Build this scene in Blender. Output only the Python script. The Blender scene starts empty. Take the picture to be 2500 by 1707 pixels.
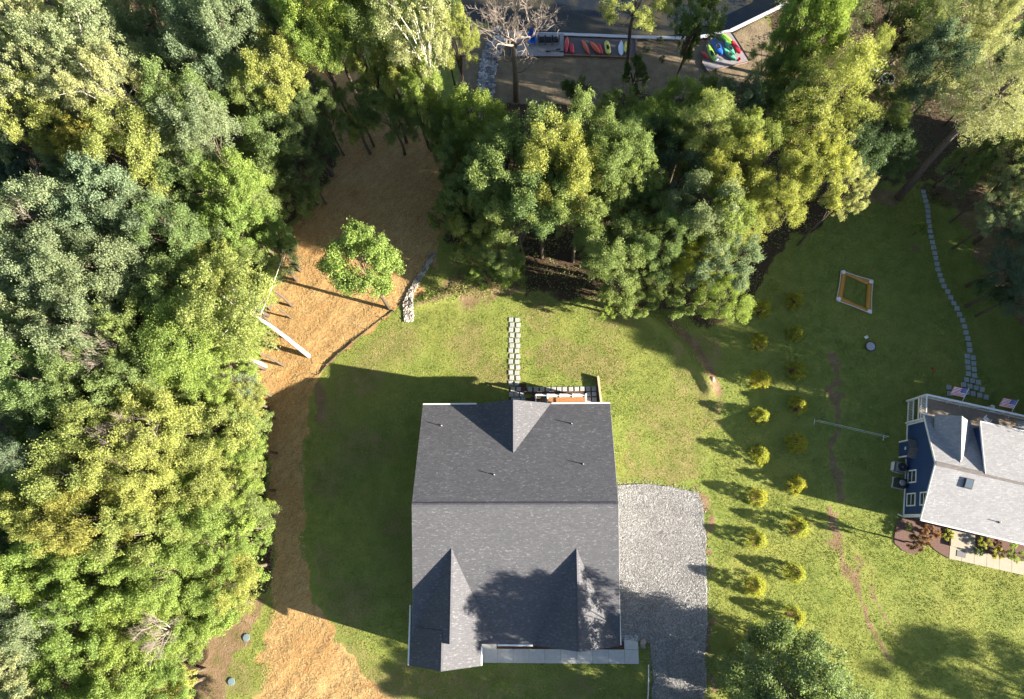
import bpy, math, random
import numpy as np
from mathutils import Matrix, Vector

# ------------------------------------------------------------------ scene, camera, sky, sun
scene = bpy.context.scene
COL = scene.collection
CAM_H = 62.0
FPX, PXW, PXH = 1700.0, 2500.0, 1707.0
NAD = (1320.19, 1273.41)                      # where the plumb line below the drone meets the picture
_d = np.array([NAD[0]-PXW/2, NAD[1]-PXH/2, FPX]); _d /= np.linalg.norm(_d)
_ex = np.array([1., 0, 0])-_d*_d[0]; _ex /= np.linalg.norm(_ex)
_ey = np.cross(-_d, _ex)
RC = np.stack([_ex, _ey, -_d], 1)             # world axes seen by the camera
cam_data = bpy.data.cameras.new("camera"); cam = bpy.data.objects.new("camera", cam_data); COL.objects.link(cam)
cam_data.sensor_width = 36.0; cam_data.lens = FPX/PXW*36.0; cam_data.clip_end = 4000.0; cam_data.clip_start = 0.5
_m = RC.T @ np.diag([1., -1., -1.])
cam.matrix_world = Matrix(((*_m[0], 0), (*_m[1], 0), (*_m[2], CAM_H), (0, 0, 0, 1)))
scene.camera = cam

SUN = np.array([2.82, -0.76, 1.0]); SUN /= np.linalg.norm(SUN)
EL = math.asin(SUN[2]); AZ = math.atan2(SUN[0], SUN[1])
world = bpy.data.worlds.new("World"); scene.world = world; world.use_nodes = True
_nt = world.node_tree; _bg = _nt.nodes["Background"]
_sky = _nt.nodes.new("ShaderNodeTexSky"); _sky.sky_type = 'NISHITA'; _sky.sun_disc = False
_sky.sun_elevation = EL; _sky.sun_rotation = AZ; _sky.altitude = 200.0; _sky.air_density = 1.0; _sky.dust_density = 1.0
_nt.links.new(_sky.outputs[0], _bg.inputs[0]); _bg.inputs[1].default_value = 0.05
sun_data = bpy.data.lights.new("sun", 'SUN'); sun_data.energy = 5.0; sun_data.angle = math.radians(0.5); sun_data.color = (1.0, 0.90, 0.75)
sun = bpy.data.objects.new("sun", sun_data); COL.objects.link(sun)
sun.rotation_euler = Vector(-SUN).to_track_quat('-Z', 'Y').to_euler(); sun.location = (60, -20, 60)
vs = scene.view_settings
vs.view_transform = 'Standard'; vs.look = 'None'; vs.gamma = 1.0; vs.use_curve_mapping = False; vs.exposure = 2.7
scene.cycles.max_bounces = 8; scene.cycles.transparent_max_bounces = 8
scene.cycles.use_denoising = True

rng = np.random.default_rng(11); random.seed(5)

# ------------------------------------------------------------------ survey helpers
def sstep(a, b, x):
    t = np.clip((np.asarray(x, float)-a)/(b-a), 0, 1); return t*t*(3-2*t)
_lat = {}
def vnoise(x, y, s, seed=0):
    if seed not in _lat: _lat[seed] = np.random.default_rng(900+seed).random((128, 128))
    L = _lat[seed]; x = np.asarray(x, float)/s; y = np.asarray(y, float)/s
    ix = np.floor(x).astype(int); iy = np.floor(y).astype(int); fx = x-ix; fy = y-iy
    fx = fx*fx*(3-2*fx); fy = fy*fy*(3-2*fy)
    g = lambda a, b: L[a % 128, b % 128]
    return (g(ix, iy)*(1-fx)+g(ix+1, iy)*fx)*(1-fy)+(g(ix, iy+1)*(1-fx)+g(ix+1, iy+1)*fx)*fy
def ray(px, py, z):
    d = RC.T @ np.array([(px-PXW/2)/FPX, (py-PXH/2)/FPX, 1.0]); t = (z-CAM_H)/d[2]
    return np.array([0, 0, CAM_H])+t*d
SHORE_X = np.array([-40., -16., -12., -9., -1.3, 13.7, 18.3, 20.6, 23.9, 27., 30., 60.])
SHORE_Y = np.array([75., 66., 57., 53.5, 50.7, 49.7, 49.4, 50.2, 52.2, 55., 66., 75.])
def pl_dist(x, y, pts):
    x = np.asarray(x, float); y = np.asarray(y, float); best = np.full(np.broadcast(x, y).shape, 1e9)
    for (ax, ay), (bx, by) in zip(pts[:-1], pts[1:]):
        dx, dy = bx-ax, by-ay; L2 = dx*dx+dy*dy+1e-9
        t = np.clip(((x-ax)*dx+(y-ay)*dy)/L2, 0, 1)
        best = np.minimum(best, np.hypot(x-ax-t*dx, y-ay-t*dy))
    return best
def pip(x, y, poly):
    ins = np.zeros(np.broadcast(x, y).shape, bool); n = len(poly)
    for i in range(n):
        (ax, ay), (bx, by) = poly[i], poly[(i+1) % n]
        if ay == by: continue
        c = ((ay > y) != (by > y)) & (x < (bx-ax)*(y-ay)/(by-ay)+ax); ins ^= c
    return ins
K = PXW/2324.0
def flat(pts, z=0.0, k=K): return [tuple(ray(a*k, b*k, z)[:2]) for a, b in pts]
LIP = flat([(690, 890), (720, 850), (760, 808), (800, 775), (850, 735), (900, 702), (940, 672)])
BERM = flat([(1440, 700), (1500, 735), (1550, 785), (1590, 840), (1612, 885)])
PAD = flat([(690, 890), (720, 850), (760, 808), (800, 775), (850, 735), (900, 702), (940, 672), (1100, 640), (1400, 690), (1700, 700), (2000, 1200), (1500, 1700), (690, 1500)])
BERM2 = flat([(945, 690), (1020, 672), (1120, 655), (1250, 655), (1400, 690), (1440, 700)])
def gz(x, y):
    x = np.asarray(x, float); y = np.asarray(y, float)
    z = -2.2*sstep(26, 41, y)
    d = pl_dist(x, y, LIP); z = z-np.where(pip(x, y, PAD), 0.0, 0.05*np.exp(-(d/7.0)**2))
    z = z+0.42*np.exp(-(pl_dist(x, y, BERM)/0.5)**2)
    z = z+0.20*np.exp(-(pl_dist(x, y, BERM2)/0.42)**2)
    sh = np.interp(x, SHORE_X, SHORE_Y); z = z-2.6*sstep(-0.15, 0.7, y-sh)
    return z
def S(px, py, z=None):
    if z is not None: return ray(px, py, z)
    h = 0.0
    for _ in range(6):
        p = ray(px, py, h); h = float(gz(p[0], p[1]))
    p[2] = h; return p
def V(px, py, z=None): return S(px*K, py*K, z)
def Z(p, dz): return np.array([p[0], p[1], p[2]+dz])

# ------------------------------------------------------------------ mesh helpers
class MB:
    def __init__(self): self.v = []; self.f = []
    def add(self, vs_, fs):
        o = len(self.v); self.v += [tuple(map(float, p)) for p in vs_]; self.f += [tuple(i+o for i in f) for f in fs]; return self
    def box(self, c, s, rz=0.0, M=None):
        hx, hy, hz = s[0]/2, s[1]/2, s[2]/2; co, si = math.cos(rz), math.sin(rz); P = []
        for dz in (-hz, hz):
            for dx, dy in ((-hx, -hy), (hx, -hy), (hx, hy), (-hx, hy)):
                P.append((c[0]+dx*co-dy*si, c[1]+dx*si+dy*co, c[2]+dz))
        return self.add(P, [(3, 2, 1, 0), (4, 5, 6, 7), (0, 1, 5, 4), (1, 2, 6, 5), (2, 3, 7, 6), (3, 0, 4, 7)])
    def hexa(self, P):   # 8 points bottom 4 ccw, top 4 ccw
        return self.add(P, [(3, 2, 1, 0), (4, 5, 6, 7), (0, 1, 5, 4), (1, 2, 6, 5), (2, 3, 7, 6), (3, 0, 4, 7)])
    def slab(self, poly, t):   # polygon with 3d points, thickness straight down
        n = len(poly); top = [tuple(p) for p in poly]; bot = [(p[0], p[1], p[2]-t) for p in poly]
        fs = [tuple(range(n)), tuple(range(2*n-1, n-1, -1))]
        fs += [(i, i+n, (i+1) % n+n, (i+1) % n) for i in range(n)]
        return self.add(top+bot, fs)
    def tube(self, pts, rad, n=6, cap=True):
        pts = [np.array(p, float) for p in pts]
        if not hasattr(rad, '__len__'): rad = [rad]*len(pts)
        o = len(self.v); ref = np.array([0.31, 0.17, 0.93]); prev = None
        for i, p in enumerate(pts):
            t = pts[min(i+1, len(pts)-1)]-pts[max(i-1, 0)]; t = t/(np.linalg.norm(t)+1e-9)
            a = (np.cross(t, ref) if prev is None else prev-t*np.dot(prev, t)); la = np.linalg.norm(a)
            a = np.array([1., 0, 0]) if la < 1e-6 else a/la
            prev = a; b = np.cross(t, a)
            for k in range(n):
                an = 2*math.pi*k/n; q = p+rad[i]*(a*math.cos(an)+b*math.sin(an)); self.v.append(tuple(map(float, q)))
        for i in range(len(pts)-1):
            for k in range(n):
                a0 = o+i*n+k; a1 = o+i*n+(k+1) % n; self.f.append((a0, a1, a1+n, a0+n))
        if cap:
            self.f.append(tuple(o+k for k in range(n-1, -1, -1))); e = o+(len(pts)-1)*n; self.f.append(tuple(e+k for k in range(n)))
        return self
    def lathe(self, prof, n=16, c=(0, 0, 0)):
        o = len(self.v)
        for r, z in prof:
            for k in range(n):
                a = 2*math.pi*k/n; self.v.append((c[0]+r*math.cos(a), c[1]+r*math.sin(a), c[2]+z))
        for i in range(len(prof)-1):
            for k in range(n): self.f.append((o+i*n+k, o+i*n+(k+1) % n, o+(i+1)*n+(k+1) % n, o+(i+1)*n+k))
        self.f.append(tuple(o+k for k in range(n-1, -1, -1))); e = o+(len(prof)-1)*n; self.f.append(tuple(e+k for k in range(n)))
        return self
    def mesh(self, name, mat=None, smooth=False):
        me = bpy.data.meshes.new(name); me.from_pydata(self.v, [], self.f); me.update()
        if mat: me.materials.append(mat)
        if smooth: me.polygons.foreach_set('use_smooth', [True]*len(me.polygons))
        return me
    def build(self, name, mat, parent=None, smooth=False): return link(name, self.mesh(name, mat, smooth), parent)
def link(name, me, parent=None, loc=None):
    o = bpy.data.objects.new(name, me); COL.objects.link(o)
    if parent is not None: o.parent = parent
    if loc is not None: o.location = tuple(map(float, loc))
    return o
def tag(o, label, cat, group=None):
    o['label'] = label; o['category'] = cat
    if group: o['group'] = group
    return o
def thing(name, label, cat, loc=(0, 0, 0), rz=0.0, group=None):
    o = link(name, None, None, loc); o.rotation_euler = (0, 0, rz); return tag(o, label, cat, group)
def structure(o): o['kind'] = 'structure'; return o
def fast_mesh(name, verts, faces, mat, attrs=None, smooth=False):
    """verts (n,3), faces (m,k) numpy, k = 3 or 4"""
    me = bpy.data.meshes.new(name); n, (m, k) = len(verts), faces.shape
    me.vertices.add(n); me.vertices.foreach_set('co', np.ascontiguousarray(verts, np.float32).ravel())
    me.loops.add(m*k); me.loops.foreach_set('vertex_index', np.ascontiguousarray(faces, np.int32).ravel())
    me.polygons.add(m); me.polygons.foreach_set('loop_start', np.arange(0, m*k, k, dtype=np.int32))
    if smooth: me.polygons.foreach_set('use_smooth', np.ones(m, bool))
    for an, av in (attrs or {}).items():
        if av.ndim == 1:
            a = me.attributes.new(an, 'FLOAT', 'POINT'); a.data.foreach_set('value', av.astype(np.float32))
        else:
            a = me.attributes.new(an, 'FLOAT_COLOR', 'POINT'); a.data.foreach_set('color', av.astype(np.float32).ravel())
    me.update(calc_edges=True); me.materials.append(mat); return me

# ------------------------------------------------------------------ materials
ALB = 0.74      # the photograph is exposed for the shade: keep paints and stone at their real depth
class NT:
    def __init__(self, name):
        self.m = bpy.data.materials.new(name); self.m.use_nodes = True; self.t = self.m.node_tree
        self.bsdf = self.t.nodes['Principled BSDF']; self.out = self.t.nodes['Material Output']
    def n(self, typ, **kw):
        nd = self.t.nodes.new(typ)
        for k, v in kw.items():
            if k in nd.inputs: nd.inputs[k].default_value = v
            else: setattr(nd, k, v)
        return nd
    def l(self, a, b): self.t.links.new(a, b)
    def pos(self): return self.n('ShaderNodeNewGeometry').outputs['Position']
    def obj(self): return self.n('ShaderNodeTexCoord').outputs['Object']
    def noise(self, vec, scale, detail=4, rough=0.6, stretch=None, rot=0.0):
        if stretch is not None:
            mp = self.n('ShaderNodeMapping', vector_type='TEXTURE'); mp.inputs['Scale'].default_value = tuple(1/q for q in stretch); mp.inputs['Rotation'].default_value = (0, 0, rot); self.l(vec, mp.inputs['Vector']); vec = mp.outputs[0]
        nd = self.n('ShaderNodeTexNoise', Scale=scale, Detail=detail, Roughness=rough); self.l(vec, nd.inputs['Vector']); return nd.outputs['Fac']
    def ramp(self, fac, stops):
        nd = self.n('ShaderNodeValToRGB'); cr = nd.color_ramp
        while len(cr.elements) < len(stops): cr.elements.new(0.5)
        for e, (p, c) in zip(cr.elements, stops): e.position = p; e.color = (c, c, c, 1) if not hasattr(c, '__len__') else (*c, 1)
        self.l(fac, nd.inputs[0]); return nd.outputs['Color']
    def mix(self, fac, a, b, mode='MIX'):
        nd = self.n('ShaderNodeMix', data_type='RGBA', blend_type=mode)
        for s, v in ((nd.inputs[0], fac), (nd.inputs[6], a), (nd.inputs[7], b)):
            if isinstance(v, (int, float)): s.default_value = v if s.type == 'VALUE' else (v, v, v, 1)
            elif isinstance(v, tuple): s.default_value = (*v, 1)
            else: self.l(v, s)
        return nd.outputs[2]
    def math(self, op, a, b=0.0):
        nd = self.n('ShaderNodeMath', operation=op)
        for s, v in ((nd.inputs[0], a), (nd.inputs[1], b)):
            if isinstance(v, (int, float)): s.default_value = v
            else: self.l(v, s)
        return nd.outputs[0]
    def bump(self, h, strength=0.5, dist=0.05):
        nd = self.n('ShaderNodeBump', Strength=strength, Distance=dist); self.l(h, nd.inputs['Height']); self.l(nd.outputs[0], self.bsdf.inputs['Normal'])
    def set(self, color=None, rough=0.8, metal=0.0, spec=0.3):
        if color is not None:
            if isinstance(color, tuple): self.bsdf.inputs['Base Color'].default_value = (*color, 1)
            else: self.l(color, self.bsdf.inputs['Base Color'])
        self.bsdf.inputs['Roughness'].default_value = rough; self.bsdf.inputs['Metallic'].default_value = metal
        self.bsdf.inputs['Specular IOR Level'].default_value = spec; return self.m
def plain(name, col, rough=0.6, var=0.18, scale=6.0, metal=0.0, spec=0.35, bump=0.15):
    col = tuple(q*ALB for q in col)
    t = NT(name); f = t.noise(t.pos(), scale, 5, 0.65)
    lo = tuple(c*(1-var) for c in col); hi = tuple(min(1, c*(1+var)) for c in col)
    t.bump(f, bump, 0.01); return t.set(t.ramp(f, [(0.3, lo), (0.7, hi)]), rough, metal, spec)

def leaf_mat(name, col, trans=0.48):
    """leaf colour varies leaf by leaf (tint) and tree by tree"""
    t = NT(name); at = t.n('ShaderNodeAttribute', attribute_name='tint').outputs['Fac']
    oi = t.n('ShaderNodeObjectInfo').outputs['Random']
    c = np.array(col)
    lo = tuple(c*np.array([0.66, 0.72, 0.75])); hi = tuple(np.minimum(c*np.array([1.36, 1.36, 1.35]), 0.6))
    base = t.ramp(at, [(0.0, lo), (0.5, tuple(c)), (1.0, hi)])
    tree = t.ramp(oi, [(0.0, (0.82, 0.90, 0.95)), (0.5, (1, 1, 1)), (1.0, (1.15, 1.10, 1.0))])
    base = t.mix(1.0, base, tree, 'MULTIPLY')
    t.set(base, 0.55, 0, 0.35)
    tr = t.n('ShaderNodeBsdfTranslucent'); tc = t.mix(1.0, base, (1.1, 1.12, 0.7), 'MULTIPLY'); t.l(tc, tr.inputs['Color'])
    mx = t.n('ShaderNodeMixShader'); mx.inputs[0].default_value = trans
    t.l(t.bsdf.outputs[0], mx.inputs[1]); t.l(tr.outputs[0], mx.inputs[2]); t.l(mx.outputs[0], t.out.inputs['Surface'])
    return t.m
LEAF = {
    'bright': leaf_mat('leaf_bright', (0.215, 0.285, 0.066)),
    'yellow': leaf_mat('leaf_yellow', (0.265, 0.29, 0.08)),
    'mid': leaf_mat('leaf_mid', (0.18, 0.235, 0.078)),
    'grey': leaf_mat('leaf_grey', (0.185, 0.23, 0.125)),
    'oak': leaf_mat('leaf_oak', (0.155, 0.205, 0.08)),
    'dark': leaf_mat('leaf_dark', (0.08, 0.12, 0.05)),
    'blue': leaf_mat('leaf_blue', (0.105, 0.145, 0.092)),
    'pale': leaf_mat('leaf_pale', (0.285, 0.305, 0.15)),
    'gold': leaf_mat('leaf_gold', (0.345, 0.345, 0.045)),
    'orange': leaf_mat('leaf_orange', (0.2475, 0.2365, 0.055)),
    'plum': leaf_mat('leaf_plum', (0.15, 0.085, 0.055)),
    'rust': leaf_mat('leaf_rust', (0.23, 0.12, 0.055)),
}
def bark_mat(name, a, b):
    a, b = [tuple(q*ALB for q in w) for w in (a, b)]
    t = NT(name); f = t.noise(t.pos(), 5, 6, 0.7, stretch=(2.5, 2.5, 0.5)); t.bump(f, 0.6, 0.03); return t.set(t.ramp(f, [(0.3, a), (0.7, b)]), 0.9, 0, 0.2)
BARK = bark_mat('bark_grey_brown', (0.06, 0.045, 0.032), (0.16, 0.125, 0.095))
BARK_PINE = bark_mat('bark_pine', (0.075, 0.055, 0.045), (0.20, 0.16, 0.14))
BARK_WHITE = bark_mat('bark_white', (0.40, 0.36, 0.30), (0.66, 0.62, 0.55))
BARK_DEAD = bark_mat('bark_dead', (0.17, 0.14, 0.115), (0.34, 0.29, 0.25))

# ground: soil, straw, litter and turf laid by masks
gt = NT('ground_cover'); P = gt.pos()
m1 = gt.n('ShaderNodeAttribute', attribute_name='cover'); m2 = gt.n('ShaderNodeAttribute', attribute_name='cover_two')
sp1 = gt.n('ShaderNodeSeparateColor'); gt.l(m1.outputs['Color'], sp1.inputs[0]); sp2 = gt.n('ShaderNodeSeparateColor'); gt.l(m2.outputs['Color'], sp2.inputs[0])
n_big = gt.noise(P, 0.16, 3, 0.55); n_mid = gt.noise(P, 0.9, 5, 0.65); n_fine = gt.noise(P, 7.0, 4, 0.7)
n_grain = gt.noise(P, 16.0, 3, 0.7)
n_str = gt.noise(P, 1.6, 6, 0.75, stretch=(0.55, 1.35, 1), rot=0.85); n_str2 = gt.noise(P, 5.0, 6, 0.8)
green = gt.mix(gt.ramp(n_mid, [(0.35, 0.0), (0.68, 1.0)]), (0.155, 0.200, 0.044), (0.255, 0.285, 0.072))
green = gt.mix(gt.ramp(n_big, [(0.42, 0.0), (0.66, 0.55)]), green, (0.270, 0.265, 0.070))
green = gt.mix(gt.ramp(n_fine, [(0.30, 0.45), (0.50, 0.0)]), green, (0.085, 0.120, 0.026))
dry = gt.mix(gt.ramp(n_mid, [(0.30, 0.0), (0.62, 1.0)]), (0.140, 0.160, 0.040), (0.255, 0.220, 0.090))
dry = gt.mix(gt.ramp(n_fine, [(0.32, 0.5), (0.52, 0.0)]), dry, (0.070, 0.080, 0.024))
straw = gt.mix(gt.ramp(n_str, [(0.36, 0.0), (0.60, 1.0)]), (0.33, 0.190, 0.075), (0.55, 0.370, 0.165))
straw = gt.mix(gt.ramp(n_str2, [(0.30, 0.55), (0.55, 0.0)]), straw, (0.23, 0.135, 0.065))
straw = gt.mix(gt.ramp(n_big, [(0.40, 0.7), (0.56, 0.0)]), straw, (0.34, 0.180, 0.065))
dirt = gt.mix(gt.ramp(n_mid, [(0.30, 0.0), (0.66, 1.0)]), (0.15, 0.095, 0.055), (0.30, 0.205, 0.125))
dirt = gt.mix(gt.ramp(n_fine, [(0.3, 0.5), (0.55, 0.0)]), dirt, (0.10, 0.065, 0.04))
litter = gt.mix(gt.ramp(n_fine, [(0.30, 0.0), (0.70, 1.0)]), (0.035, 0.025, 0.018), (0.12, 0.080, 0.050))
sand = gt.mix(gt.ramp(n_mid, [(0.3, 0.0), (0.7, 1.0)]), (0.15, 0.118, 0.078), (0.26, 0.205, 0.135))  # sand toned down to carry the shade over the shore
def brk(mask, w=0.55):
    x = gt.math('ADD', mask, gt.math('MULTIPLY', gt.math('SUBTRACT', gt.math('ADD', gt.math('MULTIPLY', n_mid, 0.5), gt.math('MULTIPLY', n_fine, 0.5)), 0.5), w*2))
    return gt.ramp(x, [(0.40, 0.0), (0.62, 1.0)])
c = gt.mix(brk(sp1.outputs[2]), green, dry)
c = gt.mix(brk(sp2.outputs[0]), c, dirt)
c = gt.mix(brk(sp1.outputs[1]), c, litter)
c = gt.mix(brk(sp2.outputs[1]), c, sand)
c = gt.mix(brk(sp1.outputs[0], 0.35), c, straw)
h = gt.math('ADD', gt.math('MULTIPLY', n_fine, 0.7), gt.math('MULTIPLY', n_grain, 0.5)); gt.bump(h, 0.9, 0.10)
GROUND = gt.set(gt.mix(1.0, c, (ALB, ALB, ALB), 'MULTIPLY'), 0.95, 0, 0.1)

def gravel_mat(name, a, b, scale):
    a, b = [tuple(q*ALB for q in w) for w in (a, b)]
    t = NT(name); vo = t.n('ShaderNodeTexVoronoi', Scale=scale); t.l(t.pos(), vo.inputs['Vector'])
    sx = t.n('ShaderNodeSeparateColor'); t.l(vo.outputs['Color'], sx.inputs[0])
    big = t.noise(t.pos(), 0.6, 4, 0.6)
    cc = t.mix(t.ramp(sx.outputs[0], [(0.1, 0.0), (0.9, 1.0)]), a, b)
    cc = t.mix(t.ramp(big, [(0.35, 0.0), (0.7, 0.35)]), cc, tuple(x*0.6 for x in a))
    t.bump(vo.outputs['Distance'], 0.9, 0.06); return t.set(cc, 0.9, 0, 0.2)
GRAVEL = gravel_mat('gravel_grey', (0.20, 0.197, 0.197), (0.50, 0.495, 0.49), 17)
RIPRAP = gravel_mat('stone_grey', (0.14, 0.14, 0.15), (0.50, 0.49, 0.50), 2.5)
STONE_PALE = gravel_mat('stone_pale', (0.20, 0.175, 0.15), (0.52, 0.47, 0.41), 4.0)

def shingle(name, dark, light, fleck, bw=0.30):
    dark, light, fleck = [tuple(q*ALB for q in w) for w in (dark, light, fleck)]
    t = NT(name); P_ = t.pos()
    br = t.n('ShaderNodeTexBrick', Scale=1.0); br.inputs['Brick Width'].default_value = bw; br.inputs['Row Height'].default_value = 0.14
    br.inputs['Mortar Size'].default_value = 0.010; br.inputs['Color1'].default_value = (0, 0, 0, 1); br.inputs['Color2'].default_value = (1, 1, 1, 1)
    br.inputs['Mortar'].default_value = (0, 0, 0, 1); br.inputs['Bias'].default_value = -0.1; t.l(P_, br.inputs['Vector'])
    mp = t.n('ShaderNodeMapping'); mp.inputs['Scale'].default_value = (2.2, 5.0, 1); t.l(P_, mp.inputs['Vector'])
    wn = t.noise(mp.outputs[0], 1.6, 2, 0.8); big = t.noise(P_, 0.5, 4, 0.6); gr = t.noise(P_, 26, 2, 0.6)
    cc = t.mix(br.outputs['Color'], dark, light)
    cc = t.mix(t.ramp(wn, [(0.58, 0.0), (0.66, 1.0)]), cc, fleck)
    cc = t.mix(t.ramp(big, [(0.35, 0.0), (0.7, 0.4)]), cc, tuple(x*0.85 for x in dark))
    cc = t.mix(t.ramp(gr, [(0.35, 0.35), (0.6, 0.0)]), cc, tuple(x*0.7 for x in dark))
    t.bump(br.outputs['Color'], 0.6, 0.03); return t.set(cc, 0.9, 0, 0.2)
ROOF_DARK = shingle('shingle_charcoal', (0.088, 0.089, 0.100), (0.118, 0.119, 0.130), (0.205, 0.206, 0.216))
ROOF_CAP = shingle('shingle_cap', (0.075, 0.076, 0.090), (0.105, 0.106, 0.120), (0.12, 0.12, 0.135))
ROOF_PALE = shingle('shingle_pale_grey', (0.27, 0.27, 0.285), (0.35, 0.35, 0.36), (0.43, 0.43, 0.44))
ROOF_BROWN = shingle('shingle_brown_grey', (0.16, 0.145, 0.14), (0.21, 0.19, 0.185), (0.24, 0.22, 0.215))
WHITE = plain('white_paint', (0.78, 0.78, 0.77), 0.45, 0.06, 2)
NAVY = None
def siding(name, col):
    col = tuple(q*ALB for q in col)
    t = NT(name); P_ = t.pos(); sx = t.n('ShaderNodeSeparateXYZ'); t.l(P_, sx.inputs[0])
    saw = t.math('FRACT', t.math('MULTIPLY', sx.outputs[2], 1/0.16)); f = t.noise(P_, 3, 4, 0.6)
    t.bump(saw, 0.7, 0.02); return t.set(t.ramp(f, [(0.3, tuple(c*0.9 for c in col)), (0.7, tuple(c*1.1 for c in col))]), 0.55, 0, 0.35)
NAVY = siding('siding_navy', (0.026, 0.060, 0.165)); SID_LIGHT = siding('siding_light_grey', (0.55, 0.56, 0.56))
GLASS = plain('window_glass', (0.05, 0.06, 0.07), 0.08, 0.1, 2, 0, 0.8, 0.0)
CONC = plain('concrete', (0.52, 0.51, 0.49), 0.85, 0.10, 3); CONC_TAN = plain('concrete_tan', (0.36, 0.31, 0.24), 0.85, 0.10, 3)
PAVER_M = plain('paver_grey', (0.34, 0.35, 0.345), 0.85, 0.16, 5); PAVER_B = plain('paver_blue_grey', (0.30, 0.34, 0.355), 0.85, 0.14, 5)
DECK_M = plain('deck_board_orange', (0.34, 0.16, 0.065), 0.6, 0.22, 7); DECK_T = plain('deck_board_tan', (0.30, 0.235, 0.175), 0.7, 0.16, 5)
STAIR_M = plain('stair_board_brown', (0.20, 0.15, 0.12), 0.7, 0.18, 5)
DOCK_M = plain('dock_plank_grey', (0.30, 0.29, 0.30), 0.85, 0.2, 6); TIMBER = plain('timber_brown', (0.22, 0.14, 0.09), 0.85, 0.25, 5); TIMBER_L = plain('timber_pale', (0.48, 0.38, 0.26), 0.85, 0.2, 5)
MULCH = plain('mulch_dark', (0.095, 0.055, 0.042), 0.95, 0.5, 14, 0, 0.1, 0.8); MULCH_G = plain('mulch_grey', (0.135, 0.120, 0.125), 0.95, 0.35, 12, 0, 0.1, 0.8)
METAL = plain('grey_metal', (0.32, 0.33, 0.34), 0.4, 0.1, 8, 0.4); METAL_D = plain('dark_metal', (0.045, 0.047, 0.05), 0.5, 0.2, 8, 0.2)
BLACK = plain('black_plastic', (0.020, 0.021, 0.025), 0.5, 0.2, 6); PVC = plain('pvc_white', (0.72, 0.72, 0.70), 0.4, 0.05, 4)
def plastic(name, col): return plain(name, col, 0.35, 0.06, 4, 0, 0.5, 0.03)
RED = plastic('plastic_red', (0.55, 0.020, 0.035)); REDK = plastic('plastic_crimson', (0.50, 0.035, 0.040)); ORANGE = plastic('plastic_orange', (0.62, 0.10, 0.030))
YELLOW = plastic('plastic_yellow', (0.66, 0.60, 0.10)); BLUEP = plastic('plastic_blue', (0.015, 0.11, 0.50)); LIME = plastic('plastic_lime', (0.25, 0.52, 0.05))
MINT = plastic('plastic_mint', (0.10, 0.42, 0.26)); WHITEP = plastic('plastic_white', (0.70, 0.76, 0.84)); TARP = plastic('vinyl_amber', (0.52, 0.24, 0.035)); SAGE = plastic('lid_blue_green', (0.17, 0.23, 0.245))
FLAG_R = plain('flag_red', (0.45, 0.03, 0.05), 0.8); FLAG_W = plain('flag_white', (0.75, 0.74, 0.74), 0.8, 0.04); FLAG_B = plain('flag_blue', (0.03, 0.05, 0.28), 0.8)
SHADE_BLACK = plain('shade_strip_black', (0.030, 0.028, 0.026), 0.9, 0.3, 6)  # black stands for the shade below the sod edge
wt = NT('pond_water'); wn_ = wt.noise(wt.pos(), 1.4, 3, 0.5); wt.bump(wn_, 0.06, 0.05)
WATER = wt.set(wt.ramp(wt.noise(wt.pos(), 0.22, 4, 0.6), [(0.42, (0.010, 0.013, 0.018)), (0.66, (0.050, 0.042, 0.020))]), 0.08, 0, 0.5)

# ------------------------------------------------------------------ ground sheet
def axis(lo, hi, step, far):
    core = np.arange(lo, hi+1e-6, step); out = []; d = step; p = hi
    while p < far: d *= 1.35; p += d; out.append(p)
    out2 = []; d = step; p = lo
    while p > -far: d *= 1.35; p -= d; out2.append(p)
    return np.concatenate([np.array(out2[::-1]), core, np.array(out)])
gx = axis(-66, 58, 0.30, 1500); gy = axis(-22, 62, 0.30, 1500)
X, Y = np.meshgrid(gx, gy); X = X.ravel(); Y = Y.ravel()
inner = (np.abs(X) < 70) & (Y > -30) & (Y < 70)
ZZ = gz(X, Y)+np.where(inner, 0.05*(vnoise(X, Y, 1.1, 1)-0.5)+0.10*(vnoise(X, Y, 4.0, 2)-0.5), 0)
jx = X+1.4*(vnoise(X, Y, 1.6, 3)-0.5)+0.7*(vnoise(X, Y, 0.6, 5)-0.5); jy = Y+1.4*(vnoise(X, Y, 1.6, 4)-0.5)+0.7*(vnoise(X, Y, 0.6, 6)-0.5)
def gflat(pts):
    return [tuple(V(a, b)[:2]) for a, b in pts]
def soft(polys, jit=0.35):
    out = np.zeros(len(X))
    for k in range(5):
        ax = jx+jit*math.cos(k*1.26)*(k > 0); ay = jy+jit*math.sin(k*1.26)*(k > 0); hit = np.zeros(len(X), bool)
        for p in polys: hit |= pip(ax, ay, p)
        out += hit
    return out/5
STRAW_P = gflat([(648, 520), (720, 470), (752, 400), (752, 290), (730, 200), (690, 120), (640, 60), (620, 0), (720, 0), (740, 60), (800, 150), (880, 240), (1000, 320), (1005, 480), (985, 585), (940, 660), (905, 700), (850, 737), (790, 785), (742, 832), (712, 868), (692, 900), (690, 1100), (694, 1380),
                 (740, 1408), (780, 1475), (830, 1535), (920, 1600), (1040, 1960), (560, 1960), (590, 1587), (598, 1460), (622, 1385), (612, 1352), (614, 1150), (612, 945), (600, 900), (575, 800), (590, 715), (612, 640)])
EDGE_P = gflat([(1598, 1100), (1608, 1180), (1612, 1330), (1618, 1450), (1606, 1600), (1594, 1600), (1600, 1400), (1594, 1220), (1588, 1120)])
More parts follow.
